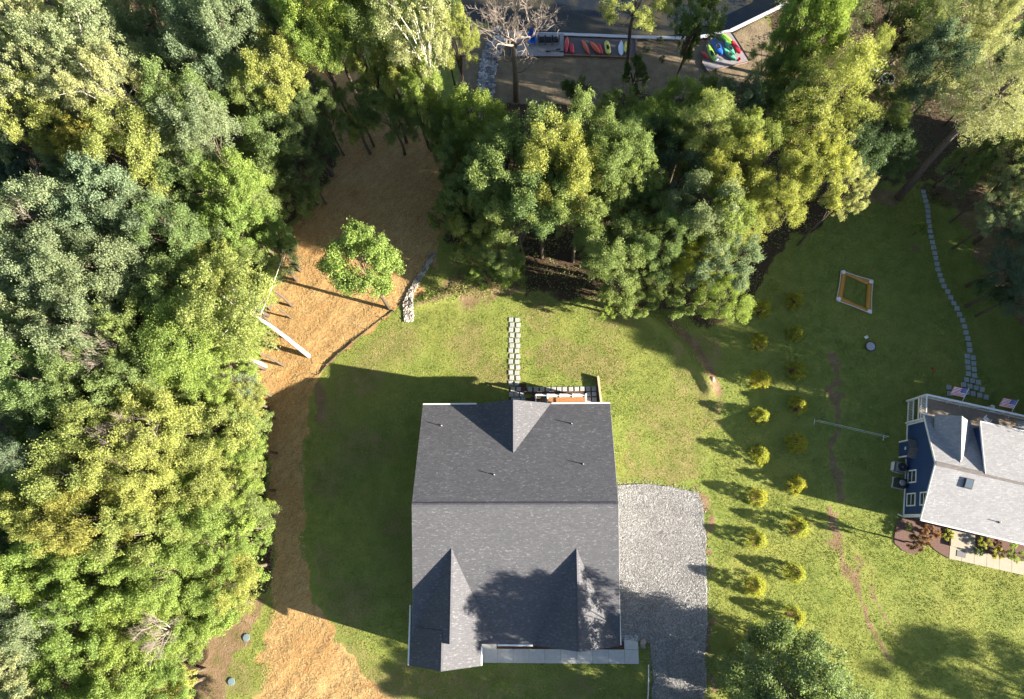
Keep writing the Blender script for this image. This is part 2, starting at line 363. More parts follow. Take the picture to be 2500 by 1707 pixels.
LITTER_P = [gflat([(-400, -200), (640, -200), (640, 60), (730, 200), (752, 400), (640, 520), (610, 640), (585, 800), (608, 950), (606, 1340), (520, 1400), (440, 1500), (420, 1900), (-400, 1900)]),
            gflat([(1010, 240), (1250, 215), (1620, 200), (1760, 170), (1960, 200), (2000, 420), (1900, 480), (1780, 560), (1700, 690), (1600, 745), (1540, 700), (1360, 690), (1190, 655), (1180, 560), (1010, 560)]),
            gflat([(1740, -200), (2700, -200), (2700, 330), (2200, 380), (2060, 420), (1980, 430), (1960, 200), (1740, 110)])]
WORN_P = gflat([(1200, 775), (1290, 765), (1370, 800), (1385, 860), (1300, 870), (1210, 850)])
DIRT_P = [gflat([(606, 1345), (560, 1375), (500, 1430), (430, 1500), (425, 1600), (500, 1600), (540, 1500), (575, 1440)]), gflat([(2130, 400), (2180, 520), (2230, 640), (2330, 760), (2380, 760), (2330, 560), (2240, 420)]),
          gflat([(1850, 455), (2000, 470), (2080, 440), (1960, 420)]), gflat([(1880, 800), (1905, 800), (1915, 1140), (1880, 1140)]), gflat([(1868, 1150), (1885, 1150), (1925, 1270), (1990, 1430), (1975, 1430), (1905, 1290)]), gflat([(1930, 1260), (1945, 1260), (2010, 1400), (1998, 1400)]),
          gflat([(2055, 545), (2090, 545), (2090, 575), (2060, 575)]), gflat([(690, 860), (725, 860), (735, 960), (705, 960)]), gflat([(1075, 590), (1180, 610), (1185, 660), (1060, 690), (960, 680), (985, 640)])]
DRY_P = [gflat([(720, 850), (900, 705), (1150, 650), (1450, 700), (1560, 770), (1620, 900), (1600, 1105), (1400, 1110), (1400, 900), (690, 900)]), gflat([(690, 870), (940, 870), (940, 1500), (1480, 1520), (1480, 1700), (900, 1700), (700, 1400)]),
         gflat([(430, 1500), (606, 1345), (600, 1600), (430, 1600)]), gflat([(1540, 740), (1640, 760), (1640, 1000), (1610, 1000), (1600, 860)])]
SAND_P = [gflat([(1000, 60), (1120, 60), (1190, 75), (1520, 85), (1700, 60), (1740, 30), (1750, 175), (1600, 215), (1260, 235), (1060, 245), (1040, 150)])]
lush = flat([(990, 790), (1000, 720), (1150, 700), (1500, 760), (1560, 860), (1590, 1080), (1420, 1080), (1410, 900), (1200, 850)])
straw_m = soft([STRAW_P])
litter_m = soft(LITTER_P, 0.6); dirt_m = np.maximum(soft(DIRT_P, 0.3)*0.62, soft([EDGE_P], 0.2)*0.75); sand_m = soft(SAND_P)
dry_m = np.maximum(soft(DRY_P, 0.8)*(0.12+0.62*vnoise(X, Y, 3.2, 8)), soft([WORN_P], 0.7)*0.85)
track = np.exp(-(pl_dist(X, Y, flat([(1880, 1150), (1905, 1260), (1950, 1350), (1975, 1420), (2020, 1500)]))/0.22)**2)+0.7*np.exp(-(pl_dist(X, Y, flat([(1935, 1245), (1965, 1310), (2000, 1385), (2050, 1470)]))/0.2)**2)+0.6*np.exp(-(pl_dist(X, Y, flat([(1820, 1470), (1850, 1420), (1870, 1390)]))/0.12)**2)
dirt_m = np.maximum(dirt_m, np.clip(track*0.95, 0, 0.95)*(0.5+0.7*vnoise(X, Y, 0.9, 14)))
arc = 0.75*np.exp(-(pl_dist(X, Y, BERM2)/0.40)**2)+np.exp(-(pl_dist(X, Y, flat([(1520, 730), (1575, 780), (1615, 850), (1630, 890)]))/0.6)**2)
dirt_m = np.maximum(dirt_m, np.clip(arc*0.8, 0, 0.75))
# grey strip of trodden straw beside the house and needle-strewn patches on the neighbour's lawn
litter_m = np.maximum(litter_m, 0.55*soft([gflat([(2060, 420), (2330, 330), (2330, 520), (2180, 480), (2110, 470)])], 0.8))
cover = np.stack([straw_m, litter_m, dry_m, np.ones_like(X)], 1); cover2 = np.stack([dirt_m, sand_m, 0*X, np.ones_like(X)], 1)
ru = X*math.cos(.85)+Y*math.sin(.85); rv = -X*math.sin(.85)+Y*math.cos(.85)
ZZ = ZZ+straw_m*(0.09*(vnoise(ru/5, rv, .75, 41)-.5)+0.05*(vnoise(ru/3, rv, .42, 42)-.5))      # raked and washed furrows in the straw
nx, ny = len(gx), len(gy); I = np.arange(nx*ny).reshape(ny, nx)
F = np.stack([I[:-1, :-1].ravel(), I[:-1, 1:].ravel(), I[1:, 1:].ravel(), I[1:, :-1].ravel()], 1)
ground = structure(link('ground', fast_mesh('ground', np.stack([X, Y, ZZ], 1), F, GROUND, {'cover': cover, 'cover_two': cover2}, True)))
def gtop(x, y):   # height of the finished ground
    return float(gz(x, y)+0.05*(vnoise(x, y, 1.1, 1)-0.5)+0.10*(vnoise(x, y, 4.0, 2)-0.5))

# pond
wp = [(-44, 90), (-44, 74), (-18, 64), (-10.5, 52.5), (-1.3, 49.8), (13.7, 48.8), (20.6, 49.2), (25, 52), (31, 64), (62, 74), (62, 90)]
structure(MB().add([(x, y, -3.15) for x, y in wp], [tuple(range(len(wp)-1, -1, -1))]).build('water', WATER))

# grass blades, uncountable: small tufts where the turf grows
def scatter_grass():
    n = 520000; x = rng.uniform(-32, 46, n); y = rng.uniform(-18, 34, n)
    cx_ = np.searchsorted(gx, x)-1; cy_ = np.searchsorted(gy, y)-1; idx = I[cy_, cx_]
    bad = straw_m[idx]+0.9*litter_m[idx]+0.9*sand_m[idx]+0.8*dirt_m[idx]+0.35*dry_m[idx]
    keep = rng.random(n) > bad*1.25+0.05
    hx = (x > -9.4) & (x < 5.5) & (y > -10.2) & (y < 9.2)
    dv = pip(x, y, DRIVE_P)
    keep &= ~hx & ~dv & ~((x > 30.4) & (y > -0.3) & (y < 9))
    keep &= vnoise(x, y, 0.8, 9)*0.7+rng.random(n)*0.5 > 0.38
    x, y, idx = x[keep], y[keep], idx[keep]
    if len(x) > 170000: x, y, idx = x[:170000], y[:170000], idx[:170000]
    n = len(x); z = ZZ[idx]
    tint = np.clip(0.45+0.7*(vnoise(x, y, 1.3, 10)-0.5)+0.35*(rng.random(n)-0.5), 0, 1)
    tint = np.clip(tint+0.5*dry_m[idx], 0, 1)
    V_, T_ = [], []
    for k in range(2):
        a = rng.uniform(0, 6.28, n); w = rng.uniform(0.020, 0.045, n); hh = rng.uniform(0.025, 0.07, n); ln = rng.uniform(0.03, 0.11, n); la = rng.uniform(0, 6.28, n)
        o = np.stack([x+rng.uniform(-.05, .05, n), y+rng.uniform(-.05, .05, n), z-0.02], 1)
        d = np.stack([np.cos(a)*w, np.sin(a)*w, 0*a], 1); tip = np.stack([np.cos(la)*ln, np.sin(la)*ln, hh+0.02], 1)
        V_.append(np.stack([o-d, o+d, o+tip], 1)); T_.append(np.repeat(tint[:, None], 3, 1))
    V_ = np.concatenate(V_).reshape(-1, 3); T_ = np.concatenate(T_).ravel(); F_ = np.arange(len(V_)).reshape(-1, 3)
    o = link('grass', fast_mesh('grass', V_, F_, LEAF_GRASS, {'tint': T_})); o['kind'] = 'stuff'; tag(o, 'short mown grass blades covering the lawns around both houses', 'grass')
LEAF_GRASS = leaf_mat('grass_blade', (0.172, 0.202, 0.044), 0.35)
DRIVE_P = [tuple(S(*p)[:2]) for p in [(1508, 1185), (1560, 1182), (1640, 1190), (1700, 1200), (1716, 1235), (1722, 1300), (1724, 1400), (1726, 1500), (1722, 1600), (1716, 2150), (1606, 2150), (1592, 1640), (1590, 1570), (1515, 1560)]]
scatter_grass()

# gravel drive: a sheet with loose stones
def stones(name, pts, size, mat, flat_=0.6, parent=None, sub=False):
    n = len(pts); ov = np.array([(1, 0, 0), (-1, 0, 0), (0, 1, 0), (0, -1, 0), (0, 0, 1), (0, 0, -1)], float)
    of = np.array([(0, 2, 4), (2, 1, 4), (1, 3, 4), (3, 0, 4), (2, 0, 5), (1, 2, 5), (3, 1, 5), (0, 3, 5)])
    if sub:
        nv, nf, mid = list(map(tuple, ov)), [], {}
        def mp(a, b):
            k = (min(a, b), max(a, b))
            if k not in mid: q = (np.array(nv[a])+np.array(nv[b])); mid[k] = len(nv); nv.append(tuple(q/np.linalg.norm(q)))
            return mid[k]
        for a, b, c_ in of:
            ab, bc, ca = mp(a, b), mp(b, c_), mp(c_, a); nf += [(a, ab, ca), (ab, b, bc), (ca, bc, c_), (ab, bc, ca)]
        ov, of = np.array(nv), np.array(nf)
    r = size*rng.uniform(0.55, 1.3, (n, 1, 1)); jit = rng.uniform(0.72, 1.2, (n, len(ov), 1)); sc = np.stack([rng.uniform(.8, 1.3, n), rng.uniform(.7, 1.1, n), np.full(n, flat_)*rng.uniform(.7, 1.2, n)], 1)[:, None, :]
    a = rng.uniform(0, 6.28, n); ca, sa = np.cos(a)[:, None], np.sin(a)[:, None]
    v = ov[None]*jit*r*sc; vx = v[..., 0]*ca-v[..., 1]*sa; vy = v[..., 0]*sa+v[..., 1]*ca
    v = np.stack([vx, vy, v[..., 2]], 2)+np.asarray(pts)[:, None, :]
    f = of[None]+(np.arange(n)*len(ov))[:, None, None]
    return fast_mesh(name, v.reshape(-1, 3), f.reshape(-1, 3), mat)
def inpoly(poly, n):
    a = np.array(poly); lo, hi = a.min(0), a.max(0); p = rng.uniform(lo, hi, (n, 2)); return p[pip(p[:, 0]+0.3*(vnoise(p[:, 0], p[:, 1], .5, 12)-.5), p[:, 1], poly)]
def wobble(poly, amp=0.12, step=0.35, seed=20):
    out = []
    for (ax, ay), (bx, by) in zip(poly, poly[1:]+poly[:1]):
        L = math.hypot(bx-ax, by-ay); n = max(1, int(L/step))
        for k in range(n):
            t = k/n; x, y = ax+(bx-ax)*t, ay+(by-ay)*t
            out.append((x+amp*2*(float(vnoise(x, y, .7, seed))-.5), y+amp*2*(float(vnoise(x, y, .7, seed+1))-.5)))
    return out
dw = wobble(DRIVE_P)
drive = structure(MB().slab([(x, y, 0.085) for x, y in dw][::-1] if False else [(x, y, 0.085) for x, y in dw], 0.25).build('driveway', GRAVEL))
gp = inpoly(DRIVE_P, 60000)
g = link('gravel', stones('gravel', np.column_stack([gp, np.full(len(gp), 0.095)]), 0.042, GRAVEL)); g['kind'] = 'stuff'; tag(g, 'pale grey crushed stone loose on the driveway beside the charcoal roof', 'gravel')

spill = []
for (ax, ay), (bx, by) in zip(dw, dw[1:]+dw[:1]):
    for _ in range(9): t_ = rng.random(); q_ = np.array([ax+(bx-ax)*t_, ay+(by-ay)*t_])+rng.normal(0, .22, 2); spill.append((q_[0], q_[1], gtop(q_[0], q_[1])+.03))
g = link('gravel', stones('gravel', np.array(spill), 0.05, GRAVEL)); g['kind'] = 'stuff'; tag(g, 'loose stones spilled along the edge of the gravel drive', 'gravel')
# loose straw stalks
sp_ = inpoly(STRAW_P, 110000); sp_ = sp_[(sp_[:, 1] < 44) & (sp_[:, 1] > -18)][:70000]; n_ = len(sp_); sa = rng.normal(.85, .75, n_); sl_ = rng.uniform(.07, .22, n_); ci_ = np.clip(np.searchsorted(gx, sp_[:, 0]), 0, nx-1); cj_ = np.clip(np.searchsorted(gy, sp_[:, 1]), 0, ny-1)
d_ = np.stack([np.cos(sa)*sl_, np.sin(sa)*sl_, rng.uniform(-.02, .05, n_)], 1); w_ = np.stack([-np.sin(sa), np.cos(sa), 0*sa], 1)*.012; o_ = np.column_stack([sp_, ZZ[I[cj_, ci_]]+rng.uniform(.005, .05, n_)])
sv = np.stack([o_-d_-w_, o_-d_+w_, o_+d_+w_, o_+d_-w_], 1).reshape(-1, 3); STALK = leaf_mat('straw_stalk', (.40, .275, .125), .1)
g = link('straw', fast_mesh('straw', sv, np.arange(4*n_).reshape(-1, 4), STALK, {'tint': np.repeat(rng.random(n_), 4)})); g['kind'] = 'stuff'; tag(g, 'golden loose straw stalks strewn over the bare track', 'straw')

# rock-lined drains
def riprap(name, line, widths, label, mat, n, size):
    pts = [S(*p) for p in line]; acc = []
    for k in range(n):
        t = rng.uniform(0, len(pts)-1.001); i = int(t); f = t-i; a = pts[i]*(1-f)+pts[i+1]*f; w = widths[i]*(1-f)+widths[i+1]*f
        d = pts[i+1]-pts[i]; nrm = np.array([-d[1], d[0], 0])/np.hypot(d[0], d[1]); u = rng.uniform(-1, 1); q = a+nrm*u*w*(0.9+0.2*rng.random()); acc.append((q[0], q[1], gtop(q[0], q[1])+0.03+0.06*rng.random()))
    o = link(name, stones(name, np.array(acc), size, mat, 0.7, sub=True)); o['kind'] = 'stuff'; return tag(o, label, 'riprap')
riprap('rock_drain', [(600+a/3.174, 500+b/3.174) for a, b in ((1455, 380), (1400, 480), (1335, 580), (1275, 680), (1255, 760), (1260, 830), (1262, 905))], [.18, .2, .24, .28, .42, .45, .40], 'pale broken rock drain running down the lawn edge to the straw', STONE_PALE, 1100, 0.10)
riprap('rock_drain', [(1120+a/2.98, b/2.98) for a, b in ((330, 200), (290, 270), (225, 420), (205, 560), (195, 680), (195, 800), (200, 870))], [.7, .8, .85, .85, .85, .75, .6], 'blue-grey broken rock channel beside the bare tree at the pond', RIPRAP, 2600, 0.15)

# ------------------------------------------------------------------ charcoal-roofed house
HX0, HX1, HYB, HYR, HYF, HZE, HZR = -9.83, 5.88, 9.55, 1.25, -9.24, 4.2, 7.87
house = thing('house', 'new house with charcoal shingle gable roof beside the gravel drive', 'house', (0, 0, 0))
def prism_y(mb, x0, x1, xr, y0, y1, ze, zr, t=0.16):
    """two slopes falling to x0 and x1 from a ridge running along y"""
    mb.slab([(x0, y0, ze), (xr, y0, zr), (xr, y1, zr), (x0, y1, ze)], t); mb.slab([(xr, y0, zr), (x1, y0, ze), (x1, y1, ze), (xr, y1, zr)], t); return mb
wallm = MB()
def wall_prism_x(mb, x0, x1, yb, yr, yf, ze, zr):
    P_ = [(x, y, z) for x in (x0, x1) for y, z in ((yf, -0.4), (yb, -0.4), (yb, ze), (yr, zr), (yf, ze))]
    return mb.add(P_, [(0, 4, 3, 2, 1), (5, 6, 7, 8, 9), (0, 5, 9, 4), (1, 2, 7, 6), (2, 3, 8, 7), (3, 4, 9, 8), (0, 1, 6, 5)])
def wall_prism_y(mb, x0, x1, xr, y0, y1, ze, zr):
    P_ = [(x, y, z) for y in (y0, y1) for x, z in ((x0, -0.4), (x1, -0.4), (x1, ze), (xr, zr), (x0, ze))]
    return mb.add(P_, [(0, 1, 2, 3, 4), (5, 9, 8, 7, 6), (0, 5, 6, 1), (1, 6, 7, 2), (2, 7, 8, 3), (3, 8, 9, 4), (4, 9, 5, 0)])
wall_prism_x(MB(), HX0+.4, HX1-.4, HYB-.45, HYR, HYF+1.5, HZE-.02, HZR-.35).build('wall', SID_LIGHT, house)
wall_prism_y(MB(), -9.75, -5.1, -7.5, -10.35, -5, HZE-.1, 5.9).build('wall', SID_LIGHT, house)
wall_prism_y(MB(), -0.1, 5.45, 2.68, -8.95, -5, HZE-.1, 6.3).build('wall', SID_LIGHT, house)
wall_prism_y(MB(), -4.9, 0.6, -2.15, 6, 9.2, HZE-.1, 5.8).build('wall', SID_LIGHT, house)
roof = MB()
roof.slab([(HX0, HYR, HZR), (HX1, HYR, HZR), (HX1, HYB, HZE), (HX0, HYB, HZE)], 0.16)
roof.slab([(HX0-.2, HYF, HZE), (HX1+.15, HYF, HZE), (HX1, HYR, HZR), (HX0, HYR, HZR)], 0.16)
rm = roof.build('roof', ROOF_DARK, house)
prism_y(MB(), -5.25, 0.95, -2.15, 4.5, 9.62, HZE-.03, 6.08).build('roof', ROOF_DARK, house)             # rear gable
prism_y(MB(), -0.62, 6.0, 2.70, -9.32, -1.0, HZE-.04, 6.72).build('roof', ROOF_DARK, house)             # front gable
prism_y(MB(), -10.22, -3.5, -6.86, -8.86, -1.0, HZE-.04, 6.72).build('roof', ROOF_DARK, house)          # wing
prism_y(MB(), -10.3, -4.74, -7.52, -10.82, -8.0, HZE-.05, 6.30).build('roof', ROOF_DARK, house)         # wing porch
# ridge caps, one shingle after another
cap = MB().slab([(0, -.16, -.035), (.3, -.16, -.035), (.3, 0, .035), (0, 0, .04)], .02).slab([(0, 0, .04), (.3, 0, .035), (.3, .16, -.035), (0, .16, -.035)], .02).mesh('ridge_cap', ROOF_CAP)
x = HX0
while x < HX1-.28:
    o = link('ridge_cap', cap, rm, (x, HYR, HZR+.015)); x += .29
for xr, y0, y1, zr in ((-2.15, 5.4, 9.6, 6.08), (2.70, -9.3, -2.0, 6.72), (-6.86, -8.85, -2.0, 6.72), (-7.52, -10.8, -8.9, 6.30)):
    m = MB(); m.slab([(xr-.15, y0, zr-.08), (xr, y0, zr+.035), (xr, y1, zr+.035), (xr-.15, y1, zr-.08)], .02); m.slab([(xr, y0, zr+.035), (xr+.15, y0, zr-.08), (xr+.15, y1, zr-.08), (xr, y1, zr+.035)], .02); m.build('ridge_cap', ROOF_CAP, house)
# eaves trim, gutters
def gutter(a, b, name='gutter', w=.11):
    a, b = np.array(a), np.array(b); MB().tube([a, b], [w*.7, w*.7], 6).build(name, WHITE, house)
gutter((HX0, HYB+.07, HZE-.06), (-5.3, HYB+.07, HZE-.06)); gutter((1.0, HYB+.07, HZE-.06), (HX1, HYB+.07, HZE-.06))
gutter((-3.45, HYF-.06, HZE-.06), (-.7, HYF-.06, HZE-.06)); gutter((6.06, HYF, HZE-.10), (6.06, -6.8, HZE-.10)); gutter((-10.35, -10.8, HZE-.10), (-10.35, -6.4, HZE-.10)); gutter((-4.70, -10.8, HZE-.10), (-4.70, -9.4, HZE-.10))
for a, b in (((HX0, HYR, HZR), (HX0, HYB, HZE)), ((HX1, HYR, HZR), (HX1, HYB, HZE)), ((HX0, HYR, HZR), (HX0-.2, HYF, HZE)), ((HX1, HYR, HZR), (HX1+.15, HYF, HZE))):
    s = -1 if a[0] < 0 else 1
    P_ = [(a[0]-.012*s, a[1], a[2]-.20), (b[0]-.012*s, b[1], b[2]-.20), (b[0]+.012*s, b[1], b[2]-.20), (a[0]+.012*s, a[1], a[2]-.20)]
    MB().hexa(P_+[(p[0], p[1], p[2]+.175) for p in P_]).build('rake_board', WHITE, house)
def pipe_vent(par, x, y, zroof, h=.5):
    m = MB().tube([(x, y, zroof-.1), (x, y, zroof+h)], .032, 8); v = m.build('vent_pipe', PVC, par)
    MB().lathe([(.09, zroof-.03), (.075, zroof+.03), (.045, zroof+.08)], 10, (x, y, 0)).build('flashing', METAL_D, v)
for px, py in ((1078, 1039), (1396, 1034), (1424, 1133), (1206.5, 1159)):
    z = 5.5
    for _ in range(6):
        p = ray(px, py, z+.2); z = HZR-(p[1]-HYR)*(HZR-HZE)/(HYB-HYR)
    pipe_vent(house, p[0], p[1], z, .30)
def house_window(par, c, w, h, axis_, name='window', frame=None):
    """upright window; axis_ 'x' = pane faces +-x, 'y' faces +-y"""
    cx_, cy_, cz_ = c; f = MB(); t = .09
    def bxx(du, dz, su, sz, th=.08):
        if axis_ == 'y': f.box((cx_+du, cy_, cz_+dz), (su, th, sz))
        else: f.box((cx_, cy_+du, cz_+dz), (th, su, sz))
    bxx(0, h/2, w+2*t, t); bxx(0, -h/2, w+2*t, t); bxx(-w/2-t/2, 0, t, h-t); bxx(w/2+t/2, 0, t, h-t); bxx(0, 0, w, .05, .06)
    wdw = f.build(name, WHITE, par); gmb = MB(); s = (w, .03, h) if axis_ == 'y' else (.03, w, h); gmb.box((cx_, cy_, cz_), s); gmb.build('pane', GLASS, wdw); return wdw
for yy in (6.5, 3.2, -.5, -4): house_window(house, (HX0+.38, yy, 1.9), 1.0, 1.5, 'x'); house_window(house, (HX1-.38, yy, 1.9), 1.0, 1.5, 'x')
for xx in (-8, -3.2, -1.2, 1.4, 4.2): house_window(house, (xx, HYB-.40 if not -5 < xx < .6 else 9.24, 1.9), 1.1, 1.5, 'y')
for xx in (-7.5, 1.4, 3.9): house_window(house, (xx, -10.39 if xx < -5 else -8.99, 1.9), 1.2, 1.5, 'y')
MB().box((-2.6, HYF+1.46, 1.15), (1.0, .08, 2.3)).build('door', STAIR_M, house)

# rear deck of that house
dA = S(1337, 964, 1.75); dB = S(1430.5, 969, 1.75); dL = S(1308, 961, 1.75)
yd0, yd1 = 9.15, (dA[1]+dB[1])/2+.05; DZ = .85
deck = thing('deck', 'small orange-brown timber deck with white railing under the rear eave', 'deck', (0, 0, 0))
nb = 22; bw = (dB[0]-dA[0])/nb; bme = MB().box((0, 0, 0), (bw-.012, yd1-yd0, .035)).mesh('board', DECK_M)
for k in range(nb): link('board', bme, deck, (dA[0]+(k+.5)*bw, (yd0+yd1)/2, DZ))
MB().box(((dA[0]+dB[0])/2, yd1-.05, DZ-.15), (dB[0]-dA[0], .05, .24)).build('rim_joist', TIMBER, deck); MB().box((dB[0]-.05, (yd0+yd1)/2, DZ-.15), (.05, yd1-yd0-.1, .24)).build('rim_joist', TIMBER, deck)
for xx in np.linspace(dA[0], dB[0], 4): MB().box((xx, yd1+.02, DZ+.1), (.14, .14, 2.1)).build('post', WHITE, deck)
for xx in (dL[0],): MB().box((xx, yd1+.02, DZ), (.14, .14, 1.9)).build('post', WHITE, deck)
MB().box(((dL[0]+dB[0])/2, yd1+.02, DZ+.98), (dB[0]-dL[0], .16, .06)).build('handrail', WHITE, deck); MB().box(((dA[0]+dB[0])/2, yd1+.02, DZ+.14), (dB[0]-dA[0], .07, .05)).build('bottom_rail', WHITE, deck)
for xx in (dL[0], dA[0], dB[0]): MB().box((xx, (yd0+yd1)/2, DZ+.98), (.10, yd1-yd0, .06)).build('handrail', WHITE, deck)
bal = MB().box((0, 0, 0), (.035, .035, .82)).mesh('baluster', WHITE)
for xx in np.arange(dA[0]+.15, dB[0]-.1, .14): link('baluster', bal, deck, (xx, yd1+.02, DZ+.55))
for k in range(4): MB().box((dA[0]-.13-k*.24, (yd0+yd1)/2, DZ-.10-k*.2), (.24, yd1-yd0-.1, .05)).build('tread', STAIR_M, deck)
MB().box((dL[0]+(dA[0]-dL[0])*.5, yd1-.03, .35), (dA[0]-dL[0], .05, .6)).build('stringer', TIMBER, deck)

# retaining timbers beside the pavers
rt0, rt1 = S(1459, 921), S(1467, 986); dr = rt1-rt0
rw = thing('timber_edging', 'stacked timber edging beside the end of the paver row', 'edging', (0, 0, 0))
for k in range(3):
    n_ = np.array([-dr[1], dr[0], 0]); n_ /= np.linalg.norm(n_); w = .09
    P_ = [rt0+n_*w, rt1+n_*w, rt1-n_*w, rt0-n_*w]; z0 = -.05+k*.19
    MB().hexa([(p[0], p[1], z0+.004) for p in P_]+[(p[0], p[1], z0+.187) for p in P_]).build('timber', TIMBER_L if k == 2 else TIMBER, rw)

# pavers
def paver_mesh(s, mat, t=.05):
    b = .02; h = s/2; return MB().add([(-h, -h, -t), (h, -h, -t), (h, h, -t), (-h, h, -t), (-h, -h, 0), (h, -h, 0), (h, h, 0), (-h, h, 0), (-h+b, -h+b, .012), (h-b, -h+b, .012), (h-b, h-b, .012), (-h+b, h-b, .012)],
        [(0, 1, 5, 4), (1, 2, 6, 5), (2, 3, 7, 6), (3, 0, 4, 7), (4, 5, 9, 8), (5, 6, 10, 9), (6, 7, 11, 10), (7, 4, 8, 11), (8, 9, 10, 11)]).mesh('paver', mat)
def lay(path, me, pts, k0, o0, rot=0.0, z=.05):
    for a, b in pts:
        p = S(o0[0]+a/k0, o0[1]+b/k0); o = link('paver', me, path, (p[0], p[1], max(gtop(p[0], p[1]), p[2])+z+.012*rng.random())); o.rotation_euler = (rng.uniform(-.02, .02), rng.uniform(-.02, .02), rot+rng.uniform(-.05, .05))
path1 = structure(link('path', MB().slab([(-2.75, 9.4, .03), (dB[0]+1.3, 9.4, .03), (dB[0]+1.3, yd1+1.0, .03), (-1.2, yd1+1.0, .03), (-1.2, yd1+1.4, .03), (-2.75, yd1+1.4, .03)], .1).mesh('path', MULCH)))
path1['label'] = 'double row of square pale pavers from the lawn to the rear deck'
pm1 = paver_mesh(.40, PAVER_M)
rows = [890, 930, 968, 1010, 1050, 1090, 1130, 1172, 1215, 1258, 1300, 1340, 1382]
pts = []
for i, yy in enumerate(rows): s = 8*(i % 2)-(0 if i < 5 else 2); pts += [(2055+s, yy), (2103+s, yy+3)]
pts += [(2070, 1428), (2114, 1430), (2058, 1472), (2098, 1472), (2142, 1472), (2075, 1512), (2110, 1512), (2150, 1512)]
lay(path1, pm1, pts, 3.174, (600, 500))
lay(path1, pm1, [(1160, 71), (1212, 72), (1262, 70), (1310, 70), (1356, 69), (1401, 68), (1447, 68), (1498, 68), (1546, 68), (1592, 66), (1640, 66), (1689, 64), (1642, 110), (1691, 109), (1645, 156), (1693, 155)], 3.377, (950, 930))
path2 = structure(link('path', None)); path2['label'] = 'winding line of blue-grey square pavers across the neighbour lawn'
pm2 = paver_mesh(.42, PAVER_B)
lay(path2, pm2, [(1598, -82), (1604, -52), (1612, -20), (1622, 12), (1626, 45), (1628, 76), (1632, 108), (1636, 140), (1640, 172), (1648, 208), (1656, 243), (1663, 276), (1671, 312), (1678, 346), (1685, 383), (1692, 418), (1703, 455), (1716, 490), (1730, 527), (1752, 563), (1772, 600), (1792, 636), (1812, 672), (1830, 710), (1850, 747), (1863, 786), (1873, 825), (1884, 863), (1892, 903), (1897, 940), (1880, 977), (1918, 987), (1882, 1015), (1922, 1025), (1886, 1053), (1924, 1063), (1888, 1092), (1928, 1103), (1876, 1130), (1914, 1137), (1952, 1147), (1857, 1162), (1897, 1172), (1938, 1183), (1977, 1193), (1880, 1212), (1918, 1220), (1960, 1230), (2002, 1243), (1762, 1180), (1766, 1220)], 2.645, (1650, 500), -.1)

# front walk and beds
walk = structure(link('walkway', None)); walk['label'] = 'concrete front walk of the charcoal-roofed house'
cA, cB, cC, cD = S(1176, 1568, .06), S(1560, 1586, .06), S(1560, 1621, .06), S(1176, 1621, .06)
xs = np.linspace(cA[0], cC[0]-1.15, 10); yt, yb_ = S(1400, 1585.5, .06)[1], cC[1]
for a, b in zip(xs[:-1], xs[1:]): MB().box(((a+b)/2, (yt+yb_)/2, .03), (b-a-.02, yt-yb_, .12)).build('slab', CONC, walk)
ytt = S(1540, 1550, .06)[1]
MB().box((cC[0]-.57, (yt+yb_)/2, .03), (1.13, yt-yb_, .12)).build('slab', CONC, walk); MB().box((cC[0]-.57, (yt+ytt)/2+.01, .03), (1.13, ytt-yt-.02, .12)).build('slab', CONC, walk)
MB().box((cA[0]+.62, (yt+cA[1])/2+.3, .03), (1.24, cA[1]-yt+.58, .12)).build('slab', CONC, walk)
bed = structure(MB().slab([(cA[0]+1.27, yt+.02, .055), (cC[0]-1.16, yt+.02, .055), (cC[0]-1.16, yt+1.4, .055), (cA[0]+1.27, yt+1.4, .055)], .1).build('planting_bed', MULCH)); bed['label'] = 'dark mulch bed between front walk and house wall'
b = S(1570, 1571); bo = link('boulder', stones('boulder', np.array([(0, 0, .16)]), .45, STONE_PALE, .55, sub=True), None, (b[0], b[1], .05)); tag(bo, 'pale rounded boulder at the corner of the front walk', 'boulder')
a, b = S(1583, 1622), S(1581, 1720); tag(MB().tube([Z(a, .10), Z((a+b)/2+np.array([.03, 0, 0]), .09), Z(b, .10)], .05, 6).build('drain_pipe', PVC), 'thin pale drain pipe lying beside the gravel drive', 'pipe')
for (px, py), lb in (((602, 1556.5), 'round blue-green septic lid in thin grass by the straw'), ((565.5, 1664), 'round blue-green septic lid shaded by leaves beside bare dirt')):
    p = S(px, py); t = thing('septic_lid', lb, 'septic lid', (p[0], p[1], gtop(p[0], p[1])), 0, 'septic lids')
    MB().lathe([(.29, -.1), (.29, .03), (.28, .05)], 18).build('riser', SAGE, t); MB().lathe([(.31, .05), (.31, .07), (.26, .085), (.06, .09)], 18).build('lid', SAGE, t)
    for k in range(4): MB().lathe([(.02, .08), (.02, .10)], 6, (.25*math.cos(k*1.57), .25*math.sin(k*1.57), 0)).build('bolt', METAL, t)

# black strip added along the lawn lip as the shaded sod edge
shade_strip = thing('sod_shade_strip', 'low black strip added as shade along the sod edge by the straw', 'shade_strip', (0, 0, 0))
fpts = [V(a, b) for a, b in ((722, 852), (742, 828), (768, 803), (800, 776), (835, 748), (868, 722), (893, 704))]
for a, b in zip(fpts[:-1], fpts[1:]):
    d = b-a; n_ = np.array([-d[1], d[0], 0])/np.hypot(d[0], d[1])*.02; mbb = MB()
    P_ = [a-n_, b-n_, b+n_, a+n_]; mbb.hexa([Z(p, -.1) for p in P_]+[Z(p, .07+.04*rng.random()) for p in P_]); mbb.build('strip_panel', SHADE_BLACK, shade_strip); MB().box(Z(a, .05), (.05, .05, .4)).build('strip_stake', TIMBER, shade_strip)

